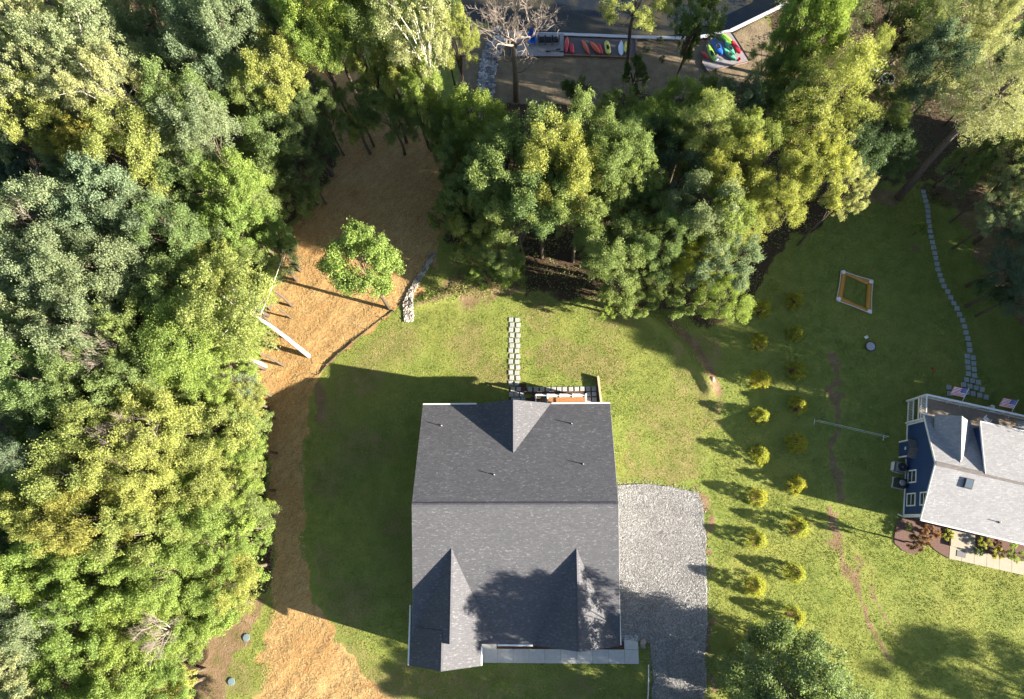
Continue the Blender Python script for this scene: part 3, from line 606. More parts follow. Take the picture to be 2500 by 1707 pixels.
# ------------------------------------------------------------------ navy house of the neighbour
C0 = np.array([30.72, .46]); UA = np.array([.972, -.236]); VA = np.array([.171, .985]); UAN = math.atan2(UA[1], UA[0])
def L(u, v, z): q = C0+u*UA+v*VA; return (q[0], q[1], z)
def lbox(mb, u0, u1, v0, v1, z0, z1): return mb.hexa([L(u0, v0, z0), L(u1, v0, z0), L(u1, v1, z0), L(u0, v1, z0), L(u0, v0, z1), L(u1, v0, z1), L(u1, v1, z1), L(u0, v1, z1)])
nh = thing('house', 'navy house with pale grey shingle roof and white trim', 'house', (0, 0, 0))
EZ, PZ_, BZ = 3.65, 5.45, 3.5; UEND = 15.0
P_ = [L(u, v, z) for u in (0, UEND) for v, z in ((0, -.4), (7.87, -.4), (7.87, BZ-.1), (3.95, PZ_-.15), (0, EZ-.1))]
MB().add(P_, [(0, 4, 3, 2, 1), (5, 6, 7, 8, 9), (0, 5, 9, 4), (1, 2, 7, 6), (2, 3, 8, 7), (3, 4, 9, 8), (0, 1, 6, 5)]).build('wall', NAVY, nh)
nroof = MB().slab([L(-.32, -.35, EZ-.12), L(UEND+.3, -.35, EZ-.12), L(UEND+.3, 3.98, PZ_), L(-.32, 3.98, PZ_)], .12).slab([L(-.32, 3.98, PZ_), L(UEND+.3, 3.98, PZ_), L(UEND+.3, 8.15, BZ-.05), L(-.32, 8.15, BZ-.05)], .12).build('roof', ROOF_PALE, nh)
m = MB().slab([L(-.32, 3.80, PZ_-.02), L(UEND, 3.80, PZ_-.02), L(UEND, 3.98, PZ_+.05), L(-.32, 3.98, PZ_+.05)], .02).slab([L(-.32, 3.98, PZ_+.05), L(UEND, 3.98, PZ_+.05), L(UEND, 4.16, PZ_-.02), L(-.32, 4.16, PZ_-.02)], .02); m.build('ridge_cap', ROOF_BROWN, nh)
# rake boards, corner boards, skirt, gutter
for v0, z0, v1, z1 in ((-.35, EZ-.12, 3.98, PZ_), (3.98, PZ_, 8.15, BZ-.05)):
    MB().hexa([L(-.36, v0, z0-.2), L(-.325, v0, z0-.2), L(-.325, v1, z1-.2), L(-.36, v1, z1-.2), L(-.36, v0, z0+.01), L(-.325, v0, z0+.01), L(-.325, v1, z1+.01), L(-.36, v1, z1+.01)]).build('rake_board', WHITE, nh)
lbox(MB(), -.035, .12, -.035, .13, -.2, EZ-.25).build('corner_board', WHITE, nh); lbox(MB(), -.035, .12, 7.76, 7.9, -.2, BZ-.25).build('corner_board', WHITE, nh); lbox(MB(), -.03, -.004, .13, 7.76, -.2, .22).build('skirt_board', WHITE, nh)
MB().tube([L(-.35, -.42, EZ-.18), L(UEND, -.42, EZ-.18)], .07, 6).build('gutter', WHITE, nh); MB().tube([L(-.08, -.1, EZ-.4), L(-.08, -.1, .2), L(-.5, .05, .08)], .05, 6).build('downspout', WHITE, nh)
for v0, v1, z0, z1 in ((2.72, 3.82, .55, 1.95), (.78, 1.88, .55, 1.95), (.80, 1.90, 2.65, 3.78)):
    w = MB(); t = .10
    lbox(w, -.06, -.005, v0, v1, z0, z0+t); lbox(w, -.06, -.005, v0, v1, z1-t, z1); lbox(w, -.06, -.005, v0, v0+t, z0+t, z1-t); lbox(w, -.06, -.005, v1-t, v1, z0+t, z1-t); lbox(w, -.045, -.008, v0+t, v1-t, (z0+z1)/2-.03, (z0+z1)/2+.03)
    wo = w.build('window', WHITE, nh); lbox(MB(), -.025, -.004, v0+t, v1-t, z0+t, z1-t).build('pane', GLASS, wo)
# fireplace bump-out
lbox(MB(), -.58, .0, 4.85, 6.2, -.3, 1.62).build('bump_out', NAVY, nh)
bm = MB()
bm.add([L(-.58, 4.85, 1.62), L(-.58, 6.2, 1.62), L(-.58, 5.52, 1.98), L(0, 4.85, 1.62), L(0, 6.2, 1.62), L(0, 5.52, 1.98)], [(0, 2, 1), (0, 3, 5, 2), (2, 5, 4, 1), (3, 4, 5)]); bm.build('bump_out', NAVY, nh)
MB().slab([L(-.68, 4.72, 1.60), L(.0, 4.72, 1.60), L(.0, 5.52, 2.05), L(-.68, 5.52, 2.05)], .06).slab([L(-.68, 5.52, 2.05), L(.0, 5.52, 2.05), L(.0, 6.33, 1.60), L(-.68, 6.33, 1.60)], .06).build('roof', ROOF_BROWN, nh)
for v in (4.80, 6.14): lbox(MB(), -.62, -.50, v, v+.11, 0, 1.55).build('corner_board', WHITE, nh)
lbox(MB(), -.62, -.585, 5.42, 5.66, 1.05, 1.22).build('vent_hood', WHITE, nh)
# cross gable and raised rear dormer
def lprism(ur, hw, ze, zr, v0, v1, t=.1): return MB().slab([L(ur-hw, v0, ze), L(ur, v0, zr), L(ur, v1, zr), L(ur-hw, v1, ze)], t).slab([L(ur, v0, zr), L(ur+hw, v0, ze), L(ur+hw, v1, ze), L(ur, v1, zr)], t)
lprism(1.65, 1.42, 4.05, 5.22, 4.4, 8.25).build('roof', ROOF_PALE, nh)
P_ = [L(1.65+du, v, z) for v in (5, 8.0) for du, z in ((-1.2, 3), (1.2, 3), (1.2, 4.1), (0, 5.0), (-1.2, 4.1))]
MB().add(P_, [(0, 1, 2, 3, 4), (5, 9, 8, 7, 6), (0, 5, 6, 1), (1, 6, 7, 2), (2, 7, 8, 3), (3, 8, 9, 4), (4, 9, 5, 0)]).build('wall', NAVY, nh)
MB().slab([L(1.50, 4.7, 5.16), L(1.65, 4.7, 5.29), L(1.65, 8.25, 5.29), L(1.50, 8.25, 5.16)], .02).slab([L(1.65, 4.7, 5.29), L(1.80, 4.7, 5.16), L(1.80, 8.25, 5.16), L(1.65, 8.25, 5.29)], .02).build('ridge_cap', ROOF_PALE, nh)
MB().slab([L(3.42, 4.0, PZ_+.06), L(UEND+.3, 4.0, PZ_+.06), L(UEND+.3, 8.25, 4.75), L(3.42, 8.25, 4.75)], .12).build('roof', ROOF_PALE, nh)
MB().hexa([L(3.5, 4.1, 3.0), L(UEND, 4.1, 3.0), L(UEND, 7.9, 3.0), L(3.5, 7.9, 3.0), L(3.5, 4.1, PZ_-.06), L(UEND, 4.1, PZ_-.06), L(UEND, 7.9, 4.7), L(3.5, 7.9, 4.7)]).build('wall', NAVY, nh)
MB().hexa([L(3.38, 4.0, PZ_-.1), L(3.415, 4.0, PZ_-.1), L(3.415, 8.25, 4.58), L(3.38, 8.25, 4.58), L(3.38, 4.0, PZ_+.07), L(3.415, 4.0, PZ_+.07), L(3.415, 8.25, 4.76), L(3.38, 8.25, 4.76)]).build('rake_board', WHITE, nh)
MB().tube([L(3.4, 8.30, 4.68), L(UEND, 8.30, 4.68)], .06, 6).build('gutter', WHITE, nh); MB().tube([L(-.34, 8.2, BZ-.12), L(.2, 8.2, BZ-.12)], .05, 6).build('gutter', WHITE, nh)
# skylight and vent
def on_front(px, py):
    z = 4.6
    for _ in range(8):
        p = ray(px, py, z); r = p[:2]-C0; v = r[1]*UA[0]-r[0]*UA[1]; v /= (UA[0]*VA[1]-UA[1]*VA[0]); u = (r[0]*VA[1]-r[1]*VA[0])/(UA[0]*VA[1]-UA[1]*VA[0]); z = EZ-.12+(v+.35)*(PZ_-EZ+.12)/4.33
    return u, v, z
u, v, z = on_front(2363, 1181); sl = .42
k_ = MB(); q = lambda du, dv, dz: L(u+du, v+dv, z+dv*sl+dz)
k_.hexa([q(-.32, -.38, -.05), q(.32, -.38, -.05), q(.32, .38, -.05), q(-.32, .38, -.05), q(-.32, -.38, .16), q(.32, -.38, .16), q(.32, .38, .16), q(-.32, .38, .16)]); sk = k_.build('skylight', METAL_D, nroof)
MB().hexa([q(-.26, -.32, .13), q(.26, -.32, .13), q(.26, .32, .13), q(-.26, .32, .13), q(-.26, -.32, .185), q(.26, -.32, .185), q(.26, .32, .185), q(-.26, .32, .185)]).build('pane', plain('skylight_glass', (.10, .13, .16), .1, .05, 2, 0, .8, 0), sk)
u, v, z = on_front(2439, 1275); p = L(u, v, z); pipe_vent(nroof, p[0], p[1], z, .3)
# air conditioners
for (vv, uu, lb, fan) in ((3.95, -.62, 'square air conditioner with open fan grille by navy wall', True), (2.62, -.58, 'covered air conditioner with dark lid by navy wall', False)):
    p = L(uu, vv, 0); ac = thing('air_conditioner', lb, 'air conditioner', p, UAN, 'air conditioners by the navy wall')
    MB().box((0, 0, .03), (.95, .95, .1)).build('pad', CONC, ac); MB().box((0, 0, .45), (.78, .78, .72)).build('case', METAL if fan else METAL_D, ac); MB().lathe([(.37, .81), (.37, .86), (.33, .87)], 20).build('fan_ring' if fan else 'lid', METAL_D, ac)
    if fan:
        for k in range(3): MB().box((.14*math.cos(k*2.09), .14*math.sin(k*2.09), .885), (.26, .10, .012), k*2.09).build('fan_blade', BLACK, ac)
        MB().lathe([(.07, .87), (.06, .91)], 10).build('hub', METAL, ac); MB().box((-.56, 0, .25), (.06, .70, .5)).build('screen', WHITE, ac)
    else: MB().lathe([(.26, .87), (.20, .93), (.05, .95)], 14).build('dome', METAL, ac)
# elevated rear deck
dk = thing('deck', 'long tan raised deck with white rails behind navy house', 'deck', (0, 0, 0)); FZ = 2.3
for k in range(14): lbox(MB(), -.15, UEND, 7.95+k*.146, 7.95+k*.146+.138, FZ-.04, FZ).build('board', DECK_T, dk)
for uu in np.arange(-.1, UEND, 2.15): lbox(MB(), uu-.07, uu+.07, 9.88, 10.02, -.3, FZ+1.05).build('post', WHITE, dk)
lbox(MB(), -.15, UEND, 9.87, 10.03, FZ+.96, FZ+1.02).build('handrail', WHITE, dk); lbox(MB(), -.15, UEND, 9.92, 9.98, FZ+.10, FZ+.15).build('bottom_rail', WHITE, dk); lbox(MB(), -.15, UEND, 9.93, 9.99, FZ-.30, FZ-.05).build('rim_board', WHITE, dk)
for w0, w1 in ((FZ+.96, FZ+1.02), (FZ+.10, FZ+.15), (FZ-.3, FZ-.05), (1.15, 1.22), (.25, .32)): lbox(MB(), -.14, -.05, 8.0, 9.87, w0, w1).build('side_rail', WHITE, dk)
lbox(MB(), -.17, -.03, 7.92, 8.04, -.3, FZ+1.0).build('post', WHITE, dk)
bl = MB().box((0, 0, 0), (.03, .03, .82)).mesh('baluster', WHITE)
for k in range(13): o = link('baluster', bl, dk, L(-.095, 8.12+k*.14, FZ+.55)); o = link('baluster', bl, dk, L(-.095, 8.12+k*.14, .73))
for uu in np.arange(.05, 9.0, .15): link('baluster', bl, dk, L(uu, 9.95, FZ+.55))
lbox(MB(), 3.2, 6.4, 10.05, 11.0, .05, .14).build('landing', DECK_T, dk)
for vv in (10.1, 10.5, 10.9): lbox(MB(), 6.45, 6.75, vv-.03, vv+.03, 0, 1.0).build('stair_post', WHITE, dk)
lbox(MB(), 6.45, 6.75, 10.05, 11.0, .95, 1.02).build('stair_rail', WHITE, dk)
def plastic_chair(label, p, rz, mat, cat='chair', group=None, s=1.0, adir=False, name='chair'):
    t = thing(name, label, cat, p, rz, group); t.scale = (s, s, s)
    if not adir:
        MB().hexa([(-.24, -.22, .40), (.24, -.22, .40), (.22, .22, .37), (-.22, .22, .37), (-.24, -.22, .44), (.24, -.22, .44), (.22, .22, .41), (-.22, .22, .41)]).build('seat', mat, t)
        MB().hexa([(-.23, .20, .40), (.23, .20, .40), (.23, .25, .40), (-.23, .25, .40), (-.20, .33, .85), (.20, .33, .85), (.20, .37, .84), (-.20, .37, .84)]).build('backrest', mat, t)
        for sx in (-1, 1): MB().box((sx*.27, 0, .62), (.06, .50, .04)).build('armrest', mat, t)
        for sx, sy in ((-1, -1), (1, -1), (-1, 1), (1, 1)): MB().tube([(sx*.23, sy*.2, .42), (sx*.27, sy*.26, 0)], .025, 6).build('leg', mat, t)
    else:
        for k in range(5): MB().hexa([(-.27, -.35+k*.12, .36-k*.03), (.27, -.35+k*.12, .36-k*.03), (.27, -.24+k*.12, .33-k*.03), (-.27, -.24+k*.12, .33-k*.03), (-.27, -.35+k*.12, .385-k*.03), (.27, -.35+k*.12, .385-k*.03), (.27, -.24+k*.12, .355-k*.03), (-.27, -.24+k*.12, .355-k*.03)]).build('seat_slat', mat, t)
        for k in range(5):
            x0 = -.26+k*.105; hh = .92-.035*abs(k-2)**1.6
            MB().hexa([(x0, .24, .22), (x0+.095, .24, .22), (x0+.095, .265, .22), (x0, .265, .22), (x0-.01, .52, hh), (x0+.10, .52, hh), (x0+.10, .545, hh), (x0-.01, .545, hh)]).build('back_slat', mat, t)
        for sx in (-1, 1):
            MB().box((sx*.35, .0, .56), (.13, .74, .03)).build('armrest', mat, t); MB().box((sx*.31, -.33, .27), (.035, .10, .54)).build('leg', mat, t); MB().box((sx*.31, .30, .27), (.035, .10, .54)).build('leg', mat, t)
    return t
p = S(2407, 1025, FZ+.4); plastic_chair('white plastic chair standing on the raised tan deck', (p[0], p[1], FZ), 2.3, WHITE)
p = S(2497, 1046, FZ+.7); t = thing('deck_table', 'grey round table at the house side of the raised deck', 'table', (p[0], p[1], FZ)); MB().lathe([(.62, .70), (.62, .74)], 24).build('tabletop', METAL, t); MB().lathe([(.05, 0), (.05, .70)], 8).build('pole', METAL, t); MB().lathe([(.28, 0), (.26, .04)], 14).build('base', METAL, t)
# flags
def flag(px, py, label, slope):
    c_ = S(px, py, 3.6); t = thing('flag', label, 'flag', c_, UAN, 'flags on the raised deck'); W, Hh_ = 1.12, .86
    fu = np.array([-1., 0, 0]); fv = np.array([0, -math.cos(slope), -math.sin(slope)])
    def q(a, b): w = .05*math.sin(a*7+b*2)+.02*math.sin(a*13-b*5); return tuple(np.array([W/2, 0, 0])+np.array([0, math.cos(slope)*Hh_/2, math.sin(slope)*Hh_/2])+fu*a*W+fv*b*Hh_+np.array([0, -.35, .9])*w)
    for k in range(13):
        m_ = MB(); n_ = 12; a0 = .4 if k < 7 else 0.0
        A_ = [q(a0+(1-a0)*i/n_, k/13) for i in range(n_+1)]; B_ = [q(a0+(1-a0)*i/n_, (k+1)/13) for i in range(n_+1)]
        m_.add(A_+B_, [(i, i+1, n_+2+i, n_+1+i) for i in range(n_)]); o = m_.build('stripe', FLAG_R if k % 2 == 0 else FLAG_W, t); o.modifiers.new('cloth', 'SOLIDIFY').thickness = .006
    m_ = MB(); A_ = [[q(.4*i/6, 7/13*j/4) for i in range(7)] for j in range(5)]; m_.add(sum(A_, []), [(j*7+i, j*7+i+1, j*7+i+8, j*7+i+7) for j in range(4) for i in range(6)]); can = m_.build('canton', FLAG_B, t); can.modifiers.new('cloth', 'SOLIDIFY').thickness = .006
    for r_ in range(5):
        for c__ in range(6 if r_ % 2 == 0 else 5):
            a = .4*(c__+.6+(.5 if r_ % 2 else 0))/6.2; b = 7/13*(r_+.5)/5; o_ = np.array(q(a, b))+np.array([0, -.004, .009]); ang = [math.pi/2+k*math.pi/5 for k in range(10)]
            MB().add([tuple(o_+np.array([math.cos(g_)*(.030 if i % 2 == 0 else .012), math.sin(g_)*(.030 if i % 2 == 0 else .012)*math.cos(slope), math.sin(g_)*(.030 if i % 2 == 0 else .012)*math.sin(slope)])) for i, g_ in enumerate(ang)], [tuple(range(10))]).build('star', FLAG_W, can)
    up = np.array(q(0, 0)); dn = np.array(q(0, 1)); d = (up-dn)/np.linalg.norm(up-dn)
    MB().tube([dn-d*.9+np.array([.02, 0, 0]), up+d*.08+np.array([.02, 0, 0])], .02, 8).build('pole', WHITE, t); MB().lathe([(.0, -.03), (.035, 0), (.0, .035)], 8, tuple(up+d*.1+np.array([.02, 0, 0]))).build('finial', METAL, t)
flag(2341, 957, 'striped flag above the square pavers behind the raised deck', .75); flag(2461, 985, 'striped flag beside the white stair rail of the raised deck', .75)
# front step, walk, mat, mulch bed
w1, w2, w3, w4 = [S(2100+a/3.24, 930+b/3.24, .08) for a, b in ((705, 1405), (1300, 1538), (1300, 1430), (712, 1300))]
nw = structure(link('walkway', None)); nw['label'] = 'tan concrete walk along the front of navy house'
for i in range(6):
    a0, a1 = i/6, (i+1)/6-.004; lp = lambda A_, B_, t: A_*(1-t)+B_*t
    MB().slab([lp(w1, w2, a0), lp(w1, w2, a1), lp(w4, w3, a1), lp(w4, w3, a0)], .15).build('slab', CONC_TAN, nw)
s1, s2, s3, s4 = [S(2100+a/3.24, 930+b/3.24, .32) for a, b in ((718, 1305), (910, 1345), (910, 1210), (722, 1180))]
st = thing('front_step', 'tan concrete front step of navy house between shrubs', 'step'); MB().slab([s1, s2, s3, s4], .45).build('tread', CONC_TAN, st)
p = S(2100+800/3.24, 930+1370/3.24, .09); tag(MB().box((0, 0, .012), (.72, .52, .02)).build('doormat', plain('mat_grey', (.16, .16, .165), .95, .3, 20)), 'dark grey doormat on the tan walk below the step', 'doormat'); bpy.data.objects['doormat'].location = (p[0], p[1], .085); bpy.data.objects['doormat'].rotation_euler = (0, 0, UAN)
mb_p = wobble([tuple(S(2100+a/3.24, 930+b/3.24)[:2]) for a, b in ((275, 1290), (330, 1340), (420, 1370), (480, 1340), (520, 1270), (590, 1340), (700, 1400), (1300, 1530), (1300, 1230), (530, 1090), (340, 1070), (285, 1120), (275, 1200))], .1)
nb_ = structure(MB().slab([(x_, y_, .065) for x_, y_ in mb_p], .2).build('planting_bed', plain('mulch_brown', (.15, .095, .08), .95, .45, 14, 0, .1, .8))); nb_['label'] = 'brown mulch bed with shrubs below the navy house eave'

# ------------------------------------------------------------------ yard things
# inflatable target frame: four padded sides with white corner patches
def ring_thing():
    cs = [S(1650+a/2.645, 500+b/2.645) for a, b in ((1062, 430), (1268, 492), (1258, 708), (1030, 622))]
    ci = [S(1650+a/2.645, 500+b/2.645) for a, b in ((1100, 458), (1232, 520), (1220, 668), (1075, 600))]
    c_ = sum(cs)/4; t = thing('game_frame', 'amber padded square game frame with white corners lying on lawn', 'game frame', (c_[0], c_[1], gtop(c_[0], c_[1])))
    def prof(i, s):
        A_, B_ = cs[i], cs[(i+1) % 4]; a_, b_ = ci[i], ci[(i+1) % 4]; o_ = A_*(1-s)+B_*s; in_ = a_*(1-s)+b_*s; bow = math.sin(s*math.pi)*.06; d = (in_-o_); ln = np.linalg.norm(d); d = d/ln; o_ = o_+d*bow; in_ = in_-d*.03; return o_, in_
    for i in range(4):
        m_ = MB(); n_ = 10; rows_ = []
        for k in range(n_+1):
            o_, in_ = prof(i, k/n_*.985+.0075); rows_.append([np.array([o_[0]-c_[0], o_[1]-c_[1], .02]), np.array([o_[0]-c_[0], o_[1]-c_[1], .14]), np.array([(o_[0]*.5+in_[0]*.5)-c_[0], (o_[1]*.5+in_[1]*.5)-c_[1], .22]), np.array([in_[0]-c_[0], in_[1]-c_[1], .12]), np.array([in_[0]-c_[0], in_[1]-c_[1], .02])])
        m_.add([p for r_ in rows_ for p in r_], [(k*5+j, k*5+j+5, k*5+j+6, k*5+j+1) for k in range(n_) for j in range(4)]); sd = m_.build('side_pad', TARP, t, True)
        m_ = MB(); m_.tube([r_[1]+np.array([0, 0, .02]) for r_ in rows_], .032, 6); m_.build('piping', WHITE, sd, True)
        pc = (cs[i]*.62+ci[i]*.38)-c_; MB().lathe([(.20, .16), (.19, .24), (.10, .26)], 10, (pc[0], pc[1], 0)).build('corner_patch', WHITE, t)
ring_thing()
p = S(1650+1252/2.645, 500+918/2.645); t = thing('mini_trampoline', 'small round grey trampoline on the shaded neighbour lawn', 'trampoline', (p[0], p[1], gtop(p[0], p[1])))
MB().lathe([(.40, .235), (.05, .232)], 24).build('jumping_mat', plain('mat_light_grey', (.42, .42, .45), .7, .08), t); MB().tube([(.43*math.cos(k*math.pi/12), .43*math.sin(k*math.pi/12), .25) for k in range(25)], .04, 6, False).build('rim', METAL_D, t)
for k in range(6): MB().tube([(.42*math.cos(k*1.047), .42*math.sin(k*1.047), .24), (.42*math.cos(k*1.047), .42*math.sin(k*1.047), 0)], .015, 6).build('leg', METAL_D, t)
p = S(1650+1222/2.645, 500+860/2.645); t = thing('lawn_stool', 'small white folding stool beside the round trampoline', 'stool', (p[0], p[1], gtop(p[0], p[1]))); MB().box((0, 0, .3), (.30, .24, .03), .5).build('seat', WHITE, t)
for sx in (-1, 1): MB().tube([(sx*.13, .1, .29), (-sx*.05, -.1, 0)], .012, 5).build('leg', METAL, t)
n0, n1 = S(1650+893/2.645, 500+1402/2.645), S(1650+1340/2.645, 500+1505/2.645); d = n1-n0; nl = np.linalg.norm(d[:2]); t = thing('badminton_net', 'low badminton net stretched across the shaded lawn by navy house', 'net', n0, math.atan2(d[1], d[0]))
for xx in (0, nl): MB().tube([(xx, 0, 0), (xx, 0, 1.0)], .014, 6).build('post', PVC, t); MB().box((xx, 0, .03), (.04, .5, .04)).build('foot', PVC, t)
MB().box((nl/2, 0, .985), (nl, .018, .035)).build('top_tape', PVC, t); MB().box((nl/2, 0, .45), (nl, .015, .02)).build('bottom_cord', PVC, t)
for k in range(24): MB().box((nl*(k+.5)/24, 0, .71), (.006, .006, .5)).build('net_cord', PVC, t)
def ball(px, py, r, mat, label):
    p = S(px, py); t = thing('ball', label, 'ball', (p[0], p[1], gtop(p[0], p[1])+r)); n_ = 8
    MB().lathe([(r*math.sin(math.pi*(k+.02)/(n_+.04))+1e-3, -r*math.cos(math.pi*k/n_)) for k in range(n_+1)], 14).build('shell', mat, t, True); MB().tube([(r*1.003*math.cos(k*math.pi/8), r*1.003*math.sin(k*math.pi/8), 0) for k in range(17)], .006, 4, False).build('seam', BLACK, t)
ball(2277, 901, .12, RED, 'red ball lying on the shaded lawn near the navy house')
p = S(2133, 660); tag(MB().hexa([(-.12, -.05, 0), (.12, -.02, 0), (.1, .04, 0), (-.1, .04, 0), (-.11, -.03, .05), (.1, -.01, .06), (.08, .03, .05), (-.08, .03, .05)]).build('toy', ORANGE), 'small orange toy on the lawn above the amber frame', 'toy'); bpy.data.objects['toy'].location = (p[0], p[1], gtop(p[0], p[1]))
p = S(1650+237/2.645, 500+1130/2.645); tag(link('rock', stones('rock', np.array([(0, 0, .08)]), .32, plain('rock_tan', (.42, .33, .22), .9, .2, 6), .4, sub=True), None, (p[0], p[1], gtop(p[0], p[1]))), 'flat tan rock at the end of the lawn berm', 'rock')

# ------------------------------------------------------------------ pond edge
WZ = lambda x, y: gtop(x, y)
def px2(a, b): return (1240+a/7.2625, 60+b/7.2625)
def px3(a, b): return (1680+a/9.918, 40+b/9.918)
bulk = thing('bulkhead', 'long grey capped bulkhead wall along the pond shore', 'retaining wall')
sp = [S(a_, b_, -2.0) for a_, b_ in ((1236, 82), (1377, 84.5), (1540, 91), (1690, 95), (1782, 77), (1858, 40), (1930, 5))]
for a, b in zip(sp[:-1], sp[1:]):
    d = b-a; n_ = np.array([-d[1], d[0], 0])/np.hypot(d[0], d[1]); P_ = [a-n_*.02, b-n_*.02, b+n_*.14, a+n_*.14]
    MB().hexa([(q[0], q[1], -5) for q in P_]+[(q[0], q[1], -2.05) for q in P_]).build('sheet_pile', DOCK_M, bulk); P_ = [a-n_*.12, b-n_*.12, b+n_*.22, a+n_*.22]
    MB().hexa([(q[0], q[1], -2.046) for q in P_]+[(q[0], q[1], -1.96) for q in P_]).build('cap', plain('cap_grey', (.50, .51, .54), .6, .08), bulk)
bq = [S(*px2(a, b), -2.1) for a, b in ((995, 230), (2270, 265), (2275, 590), (995, 545))]
kb = structure(MB().slab([Z(q, .02) for q in bq][::-1] if False else [Z(q, .02) for q in bq], .2).build('boat_bed', MULCH_G)); kb['label'] = 'grey mulch bed in a timber frame where boats lie by the pond'
fr = thing('timber_edging', 'timber border around the grey boat bed', 'edging')
for a, b in ((bq[3], bq[2]), (bq[2], bq[1])):
    d = b-a; n_ = np.array([-d[1], d[0], 0])/np.hypot(d[0], d[1])*.07; P_ = [a-n_, b-n_, b+n_, a+n_]; MB().hexa([Z(q, -.2) for q in P_]+[Z(q, .14) for q in P_]).build('timber', TIMBER, fr)
dq = [S(*px2(a, b), -1.95) for a, b in ((60, 560), (990, 560), (990, 158), (60, 135))]
dock = thing('dock', 'weathered grey plank dock platform beside the bare tree', 'dock'); nP = 36
for k in range(nP):
    t0, t1 = k/nP, (k+.93)/nP; lp = lambda A_, B_, t: A_*(1-t)+B_*t
    MB().slab([lp(dq[0], dq[1], t0), lp(dq[0], dq[1], t1), lp(dq[3], dq[2], t1), lp(dq[3], dq[2], t0)], .05).build('plank', DOCK_M, dock)
for q_ in dq: MB().box((q_[0], q_[1], -2.6), (.14, .14, 1.2)).build('pile', TIMBER, dock)
pq = [S(*px3(a, b), -1.98) for a, b in ((470, 1330), (1500, 1095), (1120, 480), (1040, 380), (750, 445), (480, 560), (340, 1130))]
plat = thing('boat_platform', 'grey boarded platform covered with bright boats at the pond', 'platform'); MB().slab(pq, .10).build('top', plain('platform_grey', (.24, .22, .235), .85, .15, 3), plat)
for a, b in zip(pq, pq[1:]+pq[:1]): d = b-a; MB().tube([Z(a, .02), Z(b, .02)], .05, 4).build('edge_timber', TIMBER, plat)
for q_ in pq[:3]+pq[4:]: MB().box((q_[0], q_[1], -2.5), (.14, .14, .9)).build('pile', TIMBER, plat)
def kayak(ends, w, mat, label, zb=-2.08, cockpit=True, upside=False, blunt=1.0, group='boats lying by the pond', h=.30, name='kayak', cat='kayak', rack=False):
    a, b = [S(*e, zb) for e in ends]; d = b-a; Ln = np.linalg.norm(d[:2]); c_ = (a+b)/2; t = thing(name, label, cat, (c_[0], c_[1], zb), math.atan2(d[1], d[0]), group)
    n_ = 14; m_ = 10; m = MB(); vs_ = []
    for i in range(n_+1):
        s = i/n_*2-1; ww = w/2*max(0.0, 1-abs(s)**(2.0*blunt))**(.75/blunt if blunt > 1 else .9)+.012; rk = .10*abs(s)**3*(1 if not upside else 0)
        for k in range(m_):
            an = 2*math.pi*k/m_; ca, sa = math.cos(an), math.sin(an); zz = h*.5+rk+(h*.5*sa if sa > 0 else h*.5*sa)*(1-.35*abs(s)**2); zz = zz if not upside else h*.5+h*.5*sa*(1-.5*abs(s)**2)
            vs_.append((s*Ln/2, ww*ca, zz))
    fs = [(i*m_+k, i*m_+(k+1) % m_, (i+1)*m_+(k+1) % m_, (i+1)*m_+k) for i in range(n_) for k in range(m_)]+[tuple(range(m_-1, -1, -1)), tuple(n_*m_+k for k in range(m_))]
    m.add(vs_, fs); hull = m.build('hull', mat, t, True)
    if cockpit:
        MB().tube([(.05*Ln+.14*Ln*math.cos(k*math.pi/8), w*.30*math.sin(k*math.pi/8), h+.015) for k in range(17)], .022, 5, False).build('cockpit_rim', mat, t)
        o = MB().lathe([(1.0, 0), (.96, .012)], 16).build('cockpit', BLACK, t); o.location = (.05*Ln, 0, h-.005); o.scale = (.135*Ln, w*.28, 1)
        MB().hexa([(-.09*Ln, -w*.2, h-.02), (-.05*Ln, -w*.2, h-.02), (-.05*Ln, w*.2, h-.02), (-.09*Ln, w*.2, h-.02), (-.10*Ln, -w*.2, h+.13), (-.08*Ln, -w*.2, h+.13), (-.08*Ln, w*.2, h+.13), (-.10*Ln, w*.2, h+.13)]).build('seat_back', BLACK, t)
    elif upside:
        MB().tube([(-Ln*.47, 0, h*.62), (-Ln*.2, 0, h+.012), (Ln*.2, 0, h+.012), (Ln*.47, 0, h*.62)], .022, 5).build('keel', mat, t)
    else:
        MB().hexa([(-Ln*.28, -w*.22, h-.04), (Ln*.12, -w*.22, h-.04), (Ln*.12, w*.22, h-.04), (-Ln*.28, w*.22, h-.04), (-Ln*.28, -w*.2, h+.008), (Ln*.12, -w*.2, h+.008), (Ln*.12, w*.2, h+.008), (-Ln*.28, w*.2, h+.008)]).build('deck_pad', mat, t)
    for s in (-1, 1): MB().tube([(s*Ln*.43, -.05, h*.72+.1), (s*Ln*.44, 0, h*.8+.13), (s*Ln*.43, .05, h*.72+.1)], .012, 5).build('carry_handle', BLACK, t)
    return t
kayak((px2(1052, 232), px2(1030, 525)), .52, REDK, 'upturned crimson kayak lying against the dock planks', upside=True, cockpit=False)
kayak((px2(1120, 358), px2(1142, 532)), .50, RED, 'short bright red blunt-ended boat beside the crimson kayak', cockpit=False, blunt=1.8)
kayak((px2(1312, 292), px2(1447, 552)), .46, ORANGE, 'upturned slim orange kayak lying alone on grey mulch', upside=True, cockpit=False)
kayak((px2(1458, 322), px2(1642, 542)), .56, ORANGE, 'upturned wide orange kayak overlapping a red boat', upside=True, cockpit=False, zb=-2.02)
kayak((px2(1600, 365), px2(1662, 548)), .44, RED, 'red blunt-ended boat half under the orange kayak', cockpit=False, blunt=1.7)
kayak((px2(1743, 312), px2(1787, 552)), .62, YELLOW, 'yellow sit-on kayak with black seat beside the white paddle board', blunt=1.5)
